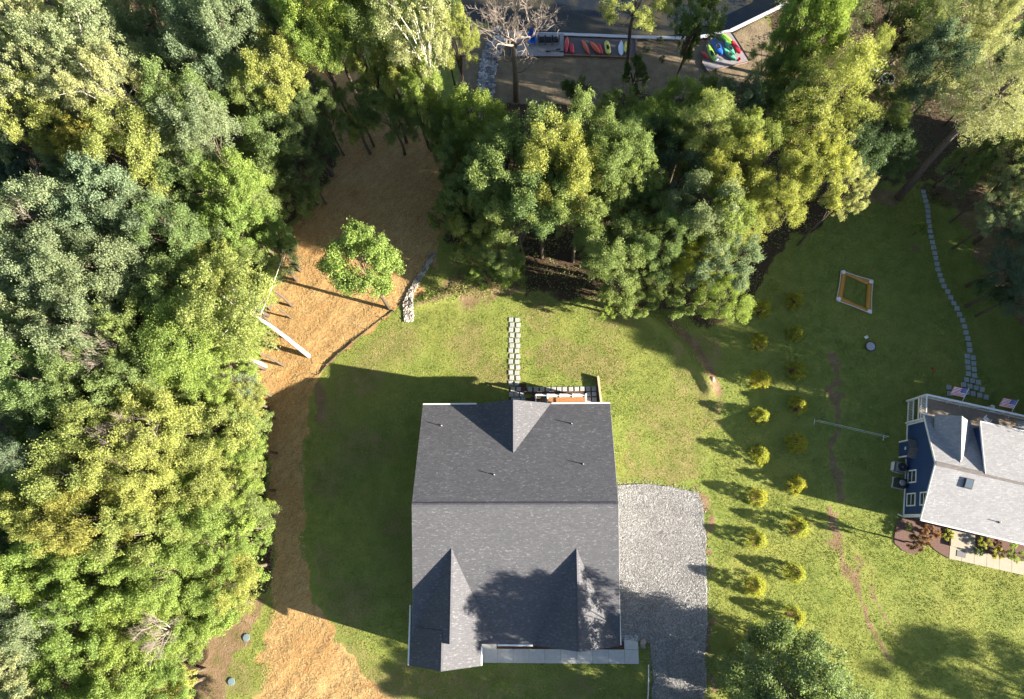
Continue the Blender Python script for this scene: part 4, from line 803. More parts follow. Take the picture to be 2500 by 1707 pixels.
kayak((px2(2007, 303), px2(2007, 570)), .62, WHITEP, 'white paddle board lying on the grey boat bed', cockpit=False, h=.12, name='paddle_board', cat='paddle board')
kayak((px2(2095, 325), px2(2090, 525)), .40, YELLOW, 'yellow kayak behind the tall pine trunk', blunt=1.4, cockpit=False)
kayak((px3(788, 448), px3(1062, 705)), .66, LIME, 'upturned lime green kayak at the water edge of the platform', zb=-1.96, upside=True, cockpit=False, blunt=1.3)
kayak((px3(470, 715), px3(640, 1140)), .62, LIME, 'lime green kayak with pale rim by the blue kayak', zb=-1.96)
kayak((px3(600, 550), px3(800, 965)), .78, BLUEP, 'wide blue kayak with dark seat on the platform', zb=-1.96, blunt=1.3)
kayak((px3(880, 620), px3(1115, 975)), .60, MINT, 'mint green kayak tucked against the red boat', zb=-1.96)
kayak((px3(840, 800), px3(1148, 1100)), .60, MINT, 'mint green kayak pointing to the red bucket', zb=-1.96)
kayak((px3(1050, 630), px3(1248, 935)), .58, RED, 'red slatted boat at the land side of the platform', zb=-1.96, cockpit=False, blunt=1.4)
kayak((px3(320, 880), px3(500, 1060)), .40, REDK, 'dark red boat poking from under the leaves', zb=-1.96, upside=True, cockpit=False)
q_ = S(*px3(1225, 1065), -1.95); t = thing('bucket', 'small red bucket on the boat platform', 'bucket', q_); MB().lathe([(.12, 0), (.17, .3), (.18, .31), (.16, .30), (.11, .03)], 14).build('pail', RED, t); MB().tube([(.17*math.cos(k*math.pi/6), 0, .3+.12*math.sin(k*math.pi/6)) for k in range(7)], .008, 4, False).build('handle', METAL, t)
q_ = S(*px3(660, 1040), -1.95); t = thing('life_vest', 'pale blue life vest dropped on the boat platform', 'life vest', q_, .5); MB().hexa([(-.3, -.2, 0), (.0, -.22, 0), (.0, .2, 0), (-.3, .22, 0), (-.25, -.15, .1), (-.03, -.17, .12), (-.03, .15, .11), (-.25, .17, .1)]).build('panel', WHITEP, t); MB().hexa([(.02, -.22, 0), (.3, -.2, 0), (.3, .2, 0), (.02, .22, 0), (.05, -.17, .11), (.26, -.15, .1), (.26, .16, .1), (.05, .17, .12)]).build('panel', WHITEP, t); MB().box((0, 0, .11), (.5, .04, .02)).build('strap', BLACK, t)
DZ2 = -1.95
for i, ((a, b), lb, mt) in enumerate((((432, 200), 'blue deck chair at the water side of the dock', BLUEP), ((432, 285), 'blue deck chair at the land side of the dock', BLUEP), ((600, 275), 'black slatted chair on the dock beside the blue chairs', BLACK), ((725, 275), 'middle black slatted chair of three on the dock', BLACK), ((850, 275), 'black slatted chair on the dock next to the boats', BLACK))):
    q_ = S(*px2(a, b), DZ2+.3); ch = plastic_chair(lb, (q_[0], q_[1], DZ2), (math.pi if mt is BLACK else .1), mt, adir=True, group='chairs on the dock', s=1.0); ch.name = 'deck_chair'
for k, (a, b, c_, d_) in enumerate(((680, 470, 975, 480), (700, 485, 920, 440))):
    e0, e1 = S(*px2(a, b), DZ2+.05), S(*px2(c_, d_), DZ2+.05); dd = e1-e0; ln = np.linalg.norm(dd); t = thing('paddle', ('black double paddle lying flat on the dock planks', 'black double paddle lying crosswise on another paddle')[k], 'paddle', e0+np.array([0, 0, .04*k]), math.atan2(dd[1], dd[0]), 'paddles on the dock')
    MB().tube([(.2, 0, 0), (ln-.2, 0, 0)], .02, 6).build('shaft', BLACK, t)
    for xx in (.15, ln-.15): MB().hexa([(xx-.22, -.08, -.01), (xx+.22, -.08, -.01), (xx+.22, .08, -.01), (xx-.22, .08, -.01), (xx-.2, -.07, .015), (xx+.2, -.07, .015), (xx+.2, .07, .015), (xx-.2, .07, .015)]).build('blade', BLACK, t)
# fire pit corner
def pxf(a, b): return (2100+a/14.525, 140+b/14.525)
q_ = S(*pxf(930, 830)); z = gtop(q_[0], q_[1]); t = thing('fire_pit', 'dark round fire pit ring on bare ground under trees', 'fire pit', (q_[0], q_[1], z))
MB().lathe([(.62, 0), (.64, .36), (.55, .36), (.54, .05), (.05, .05)], 22).build('ring', METAL_D, t); MB().tube([(.64*math.cos(k*math.pi/12), .64*math.sin(k*math.pi/12), .37) for k in range(25)], .03, 5, False).build('rim', METAL, t)
for k in range(3): MB().tube([(-.3+.1*k, -.2+.15*k, .1), (.28, .18-.18*k, .16)], .05, 6).build('log', BARK, t)
q_ = S(*pxf(440, 600)); plastic_chair('white chair by the fire pit under trees', (q_[0], q_[1], gtop(q_[0], q_[1])), 2.6, WHITE, s=1.15)
for (a, b), lb in (((640, 320), 'dark slatted chair behind the fire pit near bare ground'), ((850, 330), 'dark slatted chair behind the fire pit near the tan chair'), ((1110, 390), 'weathered brown slatted chair by the fire pit')):
    q_ = S(*pxf(a, b)); ch = plastic_chair(lb, (q_[0], q_[1], gtop(q_[0], q_[1])), math.pi+rng.uniform(-.4, .4), BLACK if 'dark' in lb else TIMBER, adir=True, group='chairs around the fire pit', s=1.25); ch.name = 'garden_chair'
q_ = S(2404, 338); sh = thing('shed', 'small grey roofed shed showing between the trees by the path', 'shed', (q_[0]+.6, q_[1]+.3, gtop(q_[0], q_[1])), -.25)
MB().box((0, 0, .95), (2.0, 1.6, 2.1)).build('wall', SID_LIGHT, sh); MB().slab([(-1.2, -1.0, 2.0), (0, -1.0, 2.5), (0, 1.0, 2.5), (-1.2, 1.0, 2.0)], .08).slab([(0, -1.0, 2.5), (1.2, -1.0, 2.0), (1.2, 1.0, 2.0), (0, 1.0, 2.5)], .08).build('roof', ROOF_PALE, sh); MB().box((0, -.82, .9), (.8, .05, 1.7)).build('door', WHITE, sh)

# ------------------------------------------------------------------ trees
def unit(n, r):
    v = r.normal(size=(n, 3)); return v/np.linalg.norm(v, axis=1, keepdims=True)
def leaf_quads(c, nrm, size, r, aspect=0.62, fold=0.25):
    """one folded leaf blade per centre; returns verts (4n,3), faces (n,4)"""
    n = len(c); t = unit(n, r); t = t-nrm*np.sum(t*nrm, 1, keepdims=True); t /= np.linalg.norm(t, axis=1, keepdims=True)+1e-9; b = np.cross(nrm, t); s = size[:, None]
    v = np.stack([c-t*s*.5, c+b*s*aspect*.5+nrm*s*fold*.5+t*s*.05, c+t*s*.55-nrm*s*.1, c-b*s*aspect*.5+nrm*s*fold*.5+t*s*.05], 1)
    return v.reshape(-1, 3), np.arange(4*n).reshape(-1, 4)
def crown_from_clumps(name, C, RCL, n_leaf, size, r, centre, aspect=.62, out=.7, tint_c=None, squash=.75, mat=None):
    k = len(C); w = RCL**2; per = np.maximum(1, (n_leaf*w/w.sum()).astype(int)); idx = np.repeat(np.arange(k), per); n = len(idx)
    d = unit(n, r); od = C[idx]-centre; od /= np.linalg.norm(od, axis=1, keepdims=True)+1e-6
    d = d+od*out+np.array([0, 0, .25]); d /= np.linalg.norm(d, axis=1, keepdims=True)
    rad = RCL[idx]*(.25+.75*r.random(n)**.6)*np.where(r.random(n) < .12, 1.35, 1.0); off = d*rad[:, None]; off = off+od*(np.sum(off*od, 1)*.55)[:, None]; p = C[idx]+off*np.array([1, 1, squash])
    nrm = d*.55+unit(n, r)*.85+np.array([0, 0, .35]); nrm /= np.linalg.norm(nrm, axis=1, keepdims=True)
    tc = r.random(k) if tint_c is None else tint_c; tint = np.clip(.5+.55*(tc[idx]-.5)+.5*(r.random(n)-.5), 0, 1)
    v, f = leaf_quads(p, nrm, size*r.uniform(.7, 1.3, n), r, aspect); return fast_mesh(name, v, f, mat or LEAF['mid'], {'tint': np.repeat(tint, 4)})
def broad_proto(seed, n_lobes=11, n_leaf=17000, size=.19, R=4.0, Hh_=3.4, zc=10.0, clumps=17, rc=(.34, .82), bark=None, openness=0.0, el0=-.35):
    r = np.random.default_rng(seed); ctr = np.array([0, 0, zc]); lobes = []
    for k in range(n_lobes):
        a = k*2.39996+r.uniform(-.5, .5); el = el0+(1.0-el0)*((k+.5)/n_lobes)+r.uniform(-.12, .12); rr = .62*r.uniform(.8, 1.2); ce = math.cos(min(el, 1.4)) if el0 > -1 else max(.55, math.cos(el))
        lobes.append([R*rr*ce*math.cos(a)*1.05, R*rr*ce*math.sin(a)*1.05, zc+Hh_*rr*math.sin(el)*1.15])
    lobes = np.array(lobes); rl = R*r.uniform(.24, .50, n_lobes); C, RR = [], []
    for i in range(n_lobes):
        d = unit(clumps, r); od = lobes[i]-ctr; od /= np.linalg.norm(od)+1e-6; d = d+od*.55+np.array([0, 0, .2]); d /= np.linalg.norm(d, axis=1, keepdims=True)
        C.append(lobes[i]+d*rl[i]*r.uniform(.35, 1.12, (clumps, 1))*np.array([1, 1, .85])); RR.append(r.uniform(*rc, clumps))
    C = np.concatenate(C); RR = np.concatenate(RR); keep = r.random(len(C)) > openness; C, RR = C[keep], RR[keep]
    lt = np.repeat(r.random(n_lobes), clumps)[keep]; tint = .5*lt+.5*r.random(len(C))
    cm = crown_from_clumps('crown', C, RR, n_leaf, size, r, ctr-np.array([0, 0, 1.0]), tint_c=tint)
    m = MB(); bend = r.uniform(-.25, .25, (4, 2)); zs = [-.4, zc*.3, zc*.6, zc*.85]; pts = [(bend[i][0]*(i > 0), bend[i][1]*(i > 0), z) for i, z in enumerate(zs)]; m.tube(pts+[(0, 0, zc+Hh_*.5)], [.27, .21, .17, .12, .04], 8)
    for i in range(n_lobes):
        z0 = zc*r.uniform(.52, .85); s = np.array([0, 0, z0]); e = lobes[i]; mid = (s+e)/2+np.array([0, 0, .5])+r.uniform(-.3, .3, 3); m.tube([s, mid, e], [.10, .065, .03], 5, False)
    for i in r.choice(len(C), min(len(C), 45), replace=False): j = int(np.argmin(np.linalg.norm(lobes-C[i], axis=1))); m.tube([lobes[j], (lobes[j]+C[i])/2+r.uniform(-.1, .1, 3), C[i]], [.03, .02, .008], 4, False)
    return dict(crown=cm, trunk=m.mesh('trunk', bark or BARK, True), R=R*1.18, zc=zc)
def pine_proto(seed, n_leaf=30000, R=3.6, z0=6.5, z1=15.0, size=.24, flat_top=True):
    r = np.random.default_rng(seed); C = []; m = MB(); m.tube([(0, 0, -.4), (.1, .05, z1*.35), (0, .1, z1*.7), (.05, 0, z1)], [.26, .20, .13, .03], 8); nw_ = 11
    for k in range(nw_):
        t = k/(nw_-1); z = z0+(z1-z0)*t; rad = R*(math.sin(math.pi*(.22+.74*t))**.8)*r.uniform(.8, 1.1); nbr = 5 if t < .8 else 4; a0 = r.uniform(0, 6.28)
        for j in range(nbr):
            a = a0+j*6.283/nbr+r.uniform(-.3, .3); e = np.array([rad*math.cos(a), rad*math.sin(a), z+.25+.5*t]); s = np.array([0, 0, z]); m.tube([s, (s+e)/2+np.array([0, 0, .1]), e], [.05, .035, .012], 4, False)
            for q in np.linspace(.35, 1.0, 5):
                for _ in range(2): C.append(s*(1-q)+e*q+np.array([r.uniform(-.5, .5)*q, r.uniform(-.5, .5)*q, r.uniform(-.1, .35)]))
    C.append(np.array([0, 0, z1+.2])); C = np.array(C); RR = r.uniform(.38, .62, len(C)); ctr = np.array([0, 0, z0])
    cm = crown_from_clumps('crown', C, RR, n_leaf, size, r, ctr, aspect=.16, out=.45, squash=.7)
    return dict(crown=cm, trunk=m.mesh('trunk', BARK_PINE, True), R=R, zc=(z0+z1)/2+1)
PROTO = {}
for i in range(6): PROTO['b%d' % i] = broad_proto(100+i, n_lobes=[11, 13, 10, 14, 12, 9][i], size=[.135, .12, .15, .125, .14, .13][i], n_leaf=30000)
for i in range(2): PROTO['d%d' % i] = broad_proto(150+i, n_lobes=24, Hh_=5.8, zc=6.2, n_leaf=62000, size=.145, el0=-1.15)
PROTO['y0'] = broad_proto(170, n_lobes=18, clumps=15, R=3.0, Hh_=2.7, zc=7.0, rc=(.30, .65), size=.15, n_leaf=30000, el0=-.7)
for i in range(3): PROTO['f%d' % i] = broad_proto(200+i, n_lobes=14, clumps=18, rc=(.26, .58), size=.115, n_leaf=27000, openness=.15, bark=BARK_WHITE if i < 2 else BARK)
for i in range(3): PROTO['p%d' % i] = pine_proto(300+i)
for i in range(3): PROTO['s%d' % i] = broad_proto(400+i, n_lobes=8, clumps=7, R=2.0, Hh_=1.5, zc=2.6, rc=(.25, .55), size=.125, n_leaf=10000)
KINDS_TXT = {'bright': 'bright green', 'yellow': 'yellow-green', 'mid': 'mid green', 'grey': 'grey-green', 'oak': 'deep green', 'dark': 'dark green', 'blue': 'blue-green', 'pale': 'pale yellow-green', 'gold': 'golden-green', 'orange': 'ochre-tinged green', 'plum': 'plum', 'rust': 'rusty brown'}
def obj_mat(o, mat):
    o.material_slots[0].link = 'OBJECT'; o.material_slots[0].material = mat
def put_tree(proto, base, R, zc, leaf, label, group, name='tree', cat='tree', rz=None, sq=1.0):
    pr = PROTO[proto]; t = thing(name, label, cat, base, random.uniform(0, 6.28) if rz is None else rz, group); h = zc-base[2]; s = R/pr['R']; t.scale = (s*random.uniform(.93, 1.07), s*random.uniform(.93, 1.07)*sq, h/pr['zc'])
    c_ = link('crown', pr['crown'], t); obj_mat(c_, LEAF[leaf]); link('trunk', pr['trunk'], t); return t
def zone_label(x, y, leaf, proto, R=3.0, zc=8.0):
    kind = 'pine' if proto[0] == 'p' else ('shrub' if proto[0] == 's' else 'leafy tree'); col = KINDS_TXT[leaf]
    if x < 740 and y > 1150: z = 'at the wood edge past the straw strip'
    elif x < 740 and y > 620: z = 'in the wood beside the shaded straw strip'
    elif x < 740: z = 'in the deep wood towards the pond'
    elif x < 1080: z = 'over the straw track near the rock channel'
    elif x < 1760 and y > 180: z = 'in the grove between the lawn and the pond'
    elif y < 180: z = 'beside the pond and boat platform'
    else: z = 'around the fire pit and paver path'
    sz = ('low ' if zc < 5 else 'tall ' if zc > 12.2 else '')+('narrow ' if R < 2.2 else 'broad ' if R > 3.5 else ''); return '%s%s %s %s' % (sz, col, kind, z), '%ss %s' % (kind, z)
def crown_at(x, y, rpx, zc, leaf, proto, jitter=True):
    c_ = V(x, y, zc); e = V(x+rpx, y, zc); R = abs(e[0]-c_[0]); g0 = gtop(c_[0], c_[1]); lb, gr = zone_label(x, y, leaf, proto, R, zc)
    return put_tree(proto, (c_[0], c_[1], g0-.05), R, zc, leaf, lb, gr, name={'p': 'pine_tree', 's': 'shrub'}.get(proto[0], 'tree'), cat={'p': 'pine', 's': 'shrub'}.get(proto[0], 'tree'))
TREES = [
 # deep wood, upper left
 (55, 55, 105, 13, 'pale', 'f0'), (190, 120, 115, 14, 'pale', 'f1'), (110, 190, 105, 13.5, 'pale', 'f0'), (20, 180, 80, 12, 'pale', 'f2'), (330, 30, 75, 9, 'grey', 'b1'), (330, 130, 70, 6, 'dark', 'b3'), (390, 190, 60, 5, 'dark', 'b2'), (470, 50, 90, 12, 'grey', 'p0'), (540, 90, 95, 13, 'grey', 'b4'), (600, 60, 60, 11, 'grey', 'b0'),
 (475, 130, 80, 12, 'grey', 'b2'), (630, 170, 80, 11, 'yellow', 'b5'), (590, 230, 60, 9, 'mid', 'b1'), (730, 35, 95, 13, 'bright', 'b0'), (720, 110, 70, 12, 'bright', 'b3'), (250, 220, 95, 14, 'pale', 'f1'), (95, 275, 95, 13, 'yellow', 'f2'), (10, 300, 60, 12, 'grey', 'b2'), (430, 255, 85, 12, 'mid', 'b3'), (455, 310, 90, 12.5, 'grey', 'b0'),
 (330, 370, 105, 12.5, 'yellow', 'b1'), (220, 345, 80, 12, 'orange', 'f2'), (180, 330, 60, 10, 'yellow', 'b5'), (50, 380, 70, 6, 'blue', 'b4'), (60, 430, 60, 5, 'dark', 'b1'), (625, 320, 85, 8, 'mid', 'b4'), (690, 390, 55, 6, 'dark', 'b3'), (610, 400, 55, 6, 'mid', 'b2'), (540, 440, 85, 11, 'bright', 'b0'), (445, 400, 75, 11, 'mid', 'b5'), (690, 300, 60, 7, 'dark', 'b1'), (630, 260, 60, 8, 'dark', 'b0'),
 (230, 460, 105, 13, 'grey', 'b2'), (110, 520, 110, 13, 'grey', 'b3'), (340, 510, 85, 12, 'grey', 'b4'), (30, 560, 80, 12, 'grey', 'b1'), (120, 630, 110, 13, 'grey', 'b0'), (255, 620, 105, 13, 'grey', 'b3'), (420, 560, 85, 11.5, 'mid', 'b1'), (530, 545, 85, 10, 'bright', 'b2'), (610, 540, 60, 8, 'bright', 'b5'), (495, 630, 90, 10.5, 'yellow', 'f2'), (575, 620, 65, 9, 'mid', 'b1'), (390, 670, 80, 11.5, 'mid', 'b4'),
 (60, 745, 95, 13, 'grey', 'b4'), (190, 750, 100, 13, 'grey', 'b5'), (305, 740, 85, 12, 'mid', 'b2'), (430, 790, 100, 11.5, 'bright', 'b1'), (530, 725, 60, 10, 'yellow', 'f2'), (555, 690, 55, 11, 'yellow', 'b1'), (552, 775, 60, 9, 'bright', 'b3'), (585, 660, 40, 8, 'yellow', 'f2'),
 (120, 870, 90, 13, 'mid', 'b3'), (235, 880, 95, 12, 'mid', 'b0'), (340, 850, 80, 11, 'mid', 'b1'), (510, 850, 75, 9.5, 'bright', 'f2'), (430, 890, 80, 10, 'bright', 'b5'), (550, 920, 55, 7, 'yellow', 'b4'),
 (40, 960, 75, 11, 'dark', 'b1'), (360, 960, 100, 11.5, 'yellow', 'b0'), (475, 985, 85, 9.5, 'yellow', 'b2'), (555, 1010, 58, 7, 'bright', 'b3'), (215, 985, 85, 12, 'yellow', 'b4'), (90, 1050, 75, 12.5, 'blue', 'p1'), (200, 1070, 100, 12.5, 'yellow', 'b5'), (325, 1090, 105, 12, 'yellow', 'b1'), (455, 1095, 90, 9.5, 'yellow', 'b3'), (550, 1105, 60, 7, 'bright', 'b0'),
 (105, 1150, 75, 12, 'yellow', 'b2'), (215, 1180, 95, 12, 'orange', 'b1'), (335, 1210, 95, 11, 'yellow', 'b4'), (465, 1205, 90, 9, 'bright', 'b5'), (560, 1200, 50, 5.5, 'bright', 's0'), (40, 1190, 70, 8, 'dark', 'b0'),
 (110, 1290, 85, 10, 'bright', 'b3'), (240, 1300, 90, 10, 'bright', 'b2'), (370, 1310, 90, 9, 'bright', 'b1'), (490, 1310, 80, 6.5, 'bright', 'b0'), (568, 1285, 45, 4, 'bright', 's1'), (20, 1330, 80, 11, 'bright', 'b4'),
 (60, 1410, 85, 10, 'grey', 'b5'), (180, 1410, 90, 9, 'bright', 'b0'), (305, 1420, 90, 8, 'bright', 'b3'), (425, 1400, 75, 6, 'bright', 'b2'), (520, 1380, 50, 4, 'bright', 's2'), (455, 1440, 40, 3.5, 'bright', 's0'),
 (40, 1520, 85, 10, 'pale', 'f2'), (160, 1520, 85, 8, 'bright', 'b1'), (285, 1530, 90, 7.5, 'bright', 'b4'), (380, 1510, 65, 5.5, 'yellow', 'b5'), (400, 1570, 50, 4.5, 'yellow', 's1'), (230, 1620, 90, 9, 'bright', 'b0'), (90, 1640, 90, 10, 'grey', 'b2'),
 (600, 560, 45, 2.4, 'bright', 's0'), (595, 625, 42, 2.4, 'yellow', 's1'), (590, 685, 38, 2.2, 'bright', 's2'), (578, 745, 36, 2.2, 'bright', 's0'), (562, 800, 38, 2.2, 'bright', 's1'), (570, 865, 38, 2.4, 'yellow', 's2'), (660, 450, 55, 3, 'mid', 's0'), (700, 430, 40, 2.5, 'mid', 's1'), (725, 350, 45, 3, 'dark', 's2'), (735, 290, 45, 3, 'mid', 's1'), (588, 960, 34, 2.2, 'mid', 's0'), (590, 1060, 30, 2.2, 'bright', 's2'), (592, 1150, 30, 2.4, 'bright', 's1'), (590, 1230, 30, 2.2, 'bright', 's0'),
 # over the straw track
 (850, 55, 85, 12, 'mid', 'b3'), (900, 20, 70, 12, 'mid', 'b1'), (955, 85, 100, 14, 'pale', 'f0'), (1035, 95, 60, 11, 'yellow', 'f2'), (800, 70, 60, 10, 'bright', 'b5'), (880, 205, 75, 7, 'mid', 'f2'), (965, 215, 55, 9, 'bright', 'b0'), (930, 190, 60, 9, 'yellow', 'b2'), (840, 150, 55, 9, 'yellow', 'f2'), (810, 245, 60, 5, 'mid', 'b2'), (890, 275, 60, 4.5, 'mid', 'b4'), (955, 265, 50, 4.5, 'mid', 'b1'), (815, 290, 40, 3, 'yellow', 's1'), (1010, 320, 40, 3, 'mid', 's2'), (720, 240, 55, 7, 'mid', 'b2'), (1000, 20, 55, 11, 'dark', 'b4'),
 # grove
 (1085, 305, 75, 6.0, 'bright', 'd0'), (1050, 390, 60, 5.5, 'mid', 'd1'), (1055, 470, 65, 5.5, 'mid', 'd0'), (1020, 310, 50, 4.5, 'mid', 'd1'), (1235, 345, 100, 11.5, 'mid', 'b0'), (1335, 325, 90, 11.5, 'mid', 'b3'), (1270, 400, 110, 12.5, 'yellow', 'b1'), (1160, 400, 95, 12, 'mid', 'b2'), (1230, 470, 95, 11, 'mid', 'b4'), (1360, 570, 65, 8, 'mid', 'b2'), (1145, 360, 80, 10, 'mid', 'b3'), (1110, 450, 60, 8, 'mid', 'b0'), (1100, 620, 40, 2.6, 'bright', 's0'), (1430, 345, 75, 10, 'mid', 'b1'), (1540, 500, 70, 8, 'mid', 'b3'), (1450, 500, 75, 9.5, 'mid', 'b5'), (1010, 500, 40, 4, 'mid', 's0'), (1420, 470, 70, 9, 'yellow', 'b2'), (1300, 395, 80, 12, 'yellow', 'b4'), (1560, 560, 70, 8, 'mid', 'b4'), (1620, 540, 70, 8.5, 'mid', 'd0'), (1390, 380, 95, 12, 'mid', 'b4'), (1085, 520, 70, 5.5, 'yellow', 'd1'), (1180, 500, 90, 10, 'mid', 'b5'), (1315, 480, 90, 11, 'mid', 'b0'), (1445, 420, 75, 11, 'mid', 'f2'), (1130, 570, 60, 5.5, 'mid', 'b1'), (1060, 560, 45, 4, 'mid', 's1'), (1150, 615, 45, 3, 'bright', 's2'),
 (1310, 238, 40, 3, 'dark', 's1'), (1395, 265, 60, 7, 'mid', 'b2'), (1440, 175, 32, 2, 'dark', 's0'), (1535, 245, 60, 7.5, 'bright', 'b3'), (1485, 290, 70, 8.5, 'bright', 'b4'), (1600, 300, 85, 12, 'yellow', 'p2'), (1550, 330, 60, 8, 'mid', 'b1'), (1665, 255, 75, 9, 'blue', 'b0'), (1610, 235, 40, 4, 'mid', 's1'), (1730, 250, 55, 8, 'mid', 'b2'), (1535, 420, 85, 9.5, 'blue', 'b2'), (1480, 350, 65, 9, 'dark', 'b5'),
 (1400, 570, 90, 10, 'mid', 'b3'), (1405, 650, 70, 6.5, 'mid', 'b4'), (1490, 560, 80, 10, 'mid', 'b1'), (1590, 490, 95, 11.5, 'grey', 'b5'), (1660, 410, 85, 11.5, 'yellow', 'b3'), (1580, 600, 60, 9, 'gold', 'b0'), (1640, 600, 85, 9.5, 'grey', 'b2'), (1650, 680, 70, 7, 'bright', 'b1'), (1500, 650, 60, 5, 'mid', 'b0'), (1720, 470, 60, 10, 'yellow', 'p0'), (1700, 330, 75, 11, 'yellow', 'b4'), (1550, 690, 45, 3.5, 'mid', 's2'), (1380, 695, 28, 2.2, 'bright', 's0'), (1460, 690, 38, 3, 'mid', 's1'),
 (1770, 440, 75, 11, 'yellow', 'b1'), (1850, 400, 95, 12, 'yellow', 'f2'), (1920, 440, 60, 10.5, 'pale', 'f2'), (1790, 280, 75, 10, 'mid', 'b5'),
 # pond edge and fire pit
 (1578, 45, 58, 9, 'mid', 'b2'), (1560, 105, 30, 4, 'dark', 's1'), (1810, 70, 75, 12, 'bright', 'b0'), (1765, 165, 48, 8, 'mid', 'b3'), (1850, 80, 75, 12, 'bright', 'b4'), (1800, 180, 65, 9, 'bright', 'b1'), (1890, 220, 100, 14, 'yellow', 'p1'), (1945, 170, 55, 12, 'yellow', 'p2'), (1920, 20, 60, 10, 'grey', 'b3'),
 (1930, 340, 85, 9, 'dark', 'b0'), (2000, 330, 80, 6.5, 'dark', 'b4'), (2040, 360, 50, 3.2, 'mid', 'b2'), (2000, 260, 60, 8, 'mid', 'b5'), (2030, 45, 75, 8, 'dark', 'b1'), (2100, 20, 80, 10, 'mid', 'b3'), (2160, 90, 90, 12, 'pale', 'p0'), (2060, 90, 55, 7, 'dark', 'b0'), (2100, 180, 90, 12, 'blue', 'b5'), (2215, 105, 60, 12, 'pale', 'p2'), (2290, 50, 60, 8, 'dark', 'b2'), (2310, 120, 45, 9, 'blue', 'b3'),
 (2175, 400, 45, 2.6, 'grey', 's0'), (2300, 400, 55, 9, 'pale', 'f2'), (2290, 480, 60, 8, 'grey', 'b1'), (2300, 590, 75, 6.5, 'blue', 'b0'), (2260, 660, 45, 4.5, 'dark', 's1'), (2315, 670, 60, 6, 'blue', 'b5'), (2320, 250, 60, 12, 'pale', 'p1'), (2210, 360, 45, 6, 'mid', 's0'),
]
FILL = random.Random(3)
for yy in range(640, 1640, 82):          # lower storey of the wood beside the straw strip
    for xx in range(20, 540, 86):
        x_, y_ = xx+FILL.uniform(-28, 28), yy+FILL.uniform(-28, 28)
        if x_ > 585-max(0, y_-1330)*.75-30: continue
        TREES.append((x_, y_, FILL.uniform(58, 82), FILL.uniform(6.0, 9.0) if y_ < 1250 else FILL.uniform(4.5, 7.0), FILL.choice(['bright', 'yellow', 'bright', 'mid'] if y_ > 950 else ['mid', 'bright', 'grey']), FILL.choice(['b0', 'b1', 'b2', 'b3', 'b4', 'b5'])))
for yy in range(30, 640, 110):
    for xx in range(20, 600, 115): TREES.append((xx+FILL.uniform(-35, 35), yy+FILL.uniform(-35, 35), FILL.uniform(55, 75), FILL.uniform(5.0, 8.0), FILL.choice(['mid', 'dark', 'grey']), FILL.choice(['b0', 'b1', 'b3', 'b4'])))
for t_ in TREES: crown_at(*t_)

# trees with a trunk that shows
def shown_tree(base_px, crown_px, zc, R, leaf, proto, r0, bark, label, name='tree', cat='tree', mids=(), limbs=(), squash=1.0):
    b = S(*base_px); b[2] = gtop(b[0], b[1])-.1; c_ = S(*crown_px, zc); t = thing(name, label, cat, b); pr = PROTO[proto]
    m = MB(); pts = [np.array([0, 0, -.3])]+[np.array(S(*q, z))-b for q, z in mids]+[c_-b+np.array([0, 0, -.3])]; n_ = len(pts); m.tube(pts+[pts[-1]+np.array([0, 0, 1.5])], [r0*1.15]+[r0*(1-.55*(i/(n_-1))) for i in range(1, n_)]+[r0*.15], 10)
    r = np.random.default_rng(int(base_px[0])); top = pts[-1]; prev = pts[-2]
    for k in range(9):
        a = k*2.4; s = prev*(.55-.05*k)+top*(.45+.05*k) if k < 8 else top; e = top+np.array([math.cos(a)*R*.7, math.sin(a)*R*.7, r.uniform(-.5, 1.5)]); m.tube([s, (s+e)/2+np.array([0, 0, .3]), e], [r0*.35, r0*.22, r0*.08], 5, False)
    for pl in limbs: m.tube([np.array(S(*q, z))-b for q, z in pl], [r0*.20-.13*r0*i/max(1, len(pl)-1) for i in range(len(pl))], 6, False)
    m.build('trunk', bark, t, True); cr = link('crown', pr['crown'], t); obj_mat(cr, LEAF[leaf]); s = R/pr['R']; cr.scale = (s, s, s*squash); cr.location = tuple(c_-b-np.array([0, 0, pr['zc']*s*squash])); cr.rotation_euler = (0, 0, r.uniform(0, 6)); return t
shown_tree((950, 754), (878, 640), 11.0, 3.3, 'bright', 'y0', .15, BARK, 'young leafy tree with slim trunk standing on the straw slope', squash=.95)
shown_tree((754, 870), (560, 735), 14.0, 4.2, 'yellow', 'b4', .21, BARK_WHITE, 'thick white-barked trunk beside the straw at the lawn corner', mids=(((700, 826), 4.6), ((655, 792), 8.4)), limbs=((((636, 768), 9.5), ((655, 725), 10.2), ((672, 680), 10.8), ((692, 622), 11.2)),))
shown_tree((647, 895), (470, 815), 12.5, 4.0, 'bright', 'b1', .22, BARK_WHITE, 'white-barked tree with short bare trunk at the wood edge', mids=(((615, 876), 3.0),))
shown_tree((2194, 484), (2462, 205), 16.5, 3.3, 'pale', 'p1', .36, BARK_PINE, 'tall pine with long bare trunk above the paver path', name='pine_tree', cat='pine', mids=(((2262, 400), 4.8), ((2330, 325), 9.5), ((2390, 278), 12.5)), squash=.8)
shown_tree((1531, 196), (1552, 10), 11.5, 3.5, 'yellow', 'f2', .26, BARK_PINE, 'tall tree with bare trunk standing between boat bed and sand', mids=(((1533, 140), .8), ((1538, 70), 5.5)))
shown_tree((350, 313), (215, 175), 15.5, 3.6, 'pale', 'f0', .30, BARK_WHITE, 'pale-trunked tall tree leaning over the dark wood gap', mids=(((290, 240), 6.5),))
shown_tree((826, 237), (790, 110), 12, 2.8, 'bright', 'b4', .22, BARK, 'tree with dark bare trunk on the straw track', mids=(((812, 185), 3.5),))
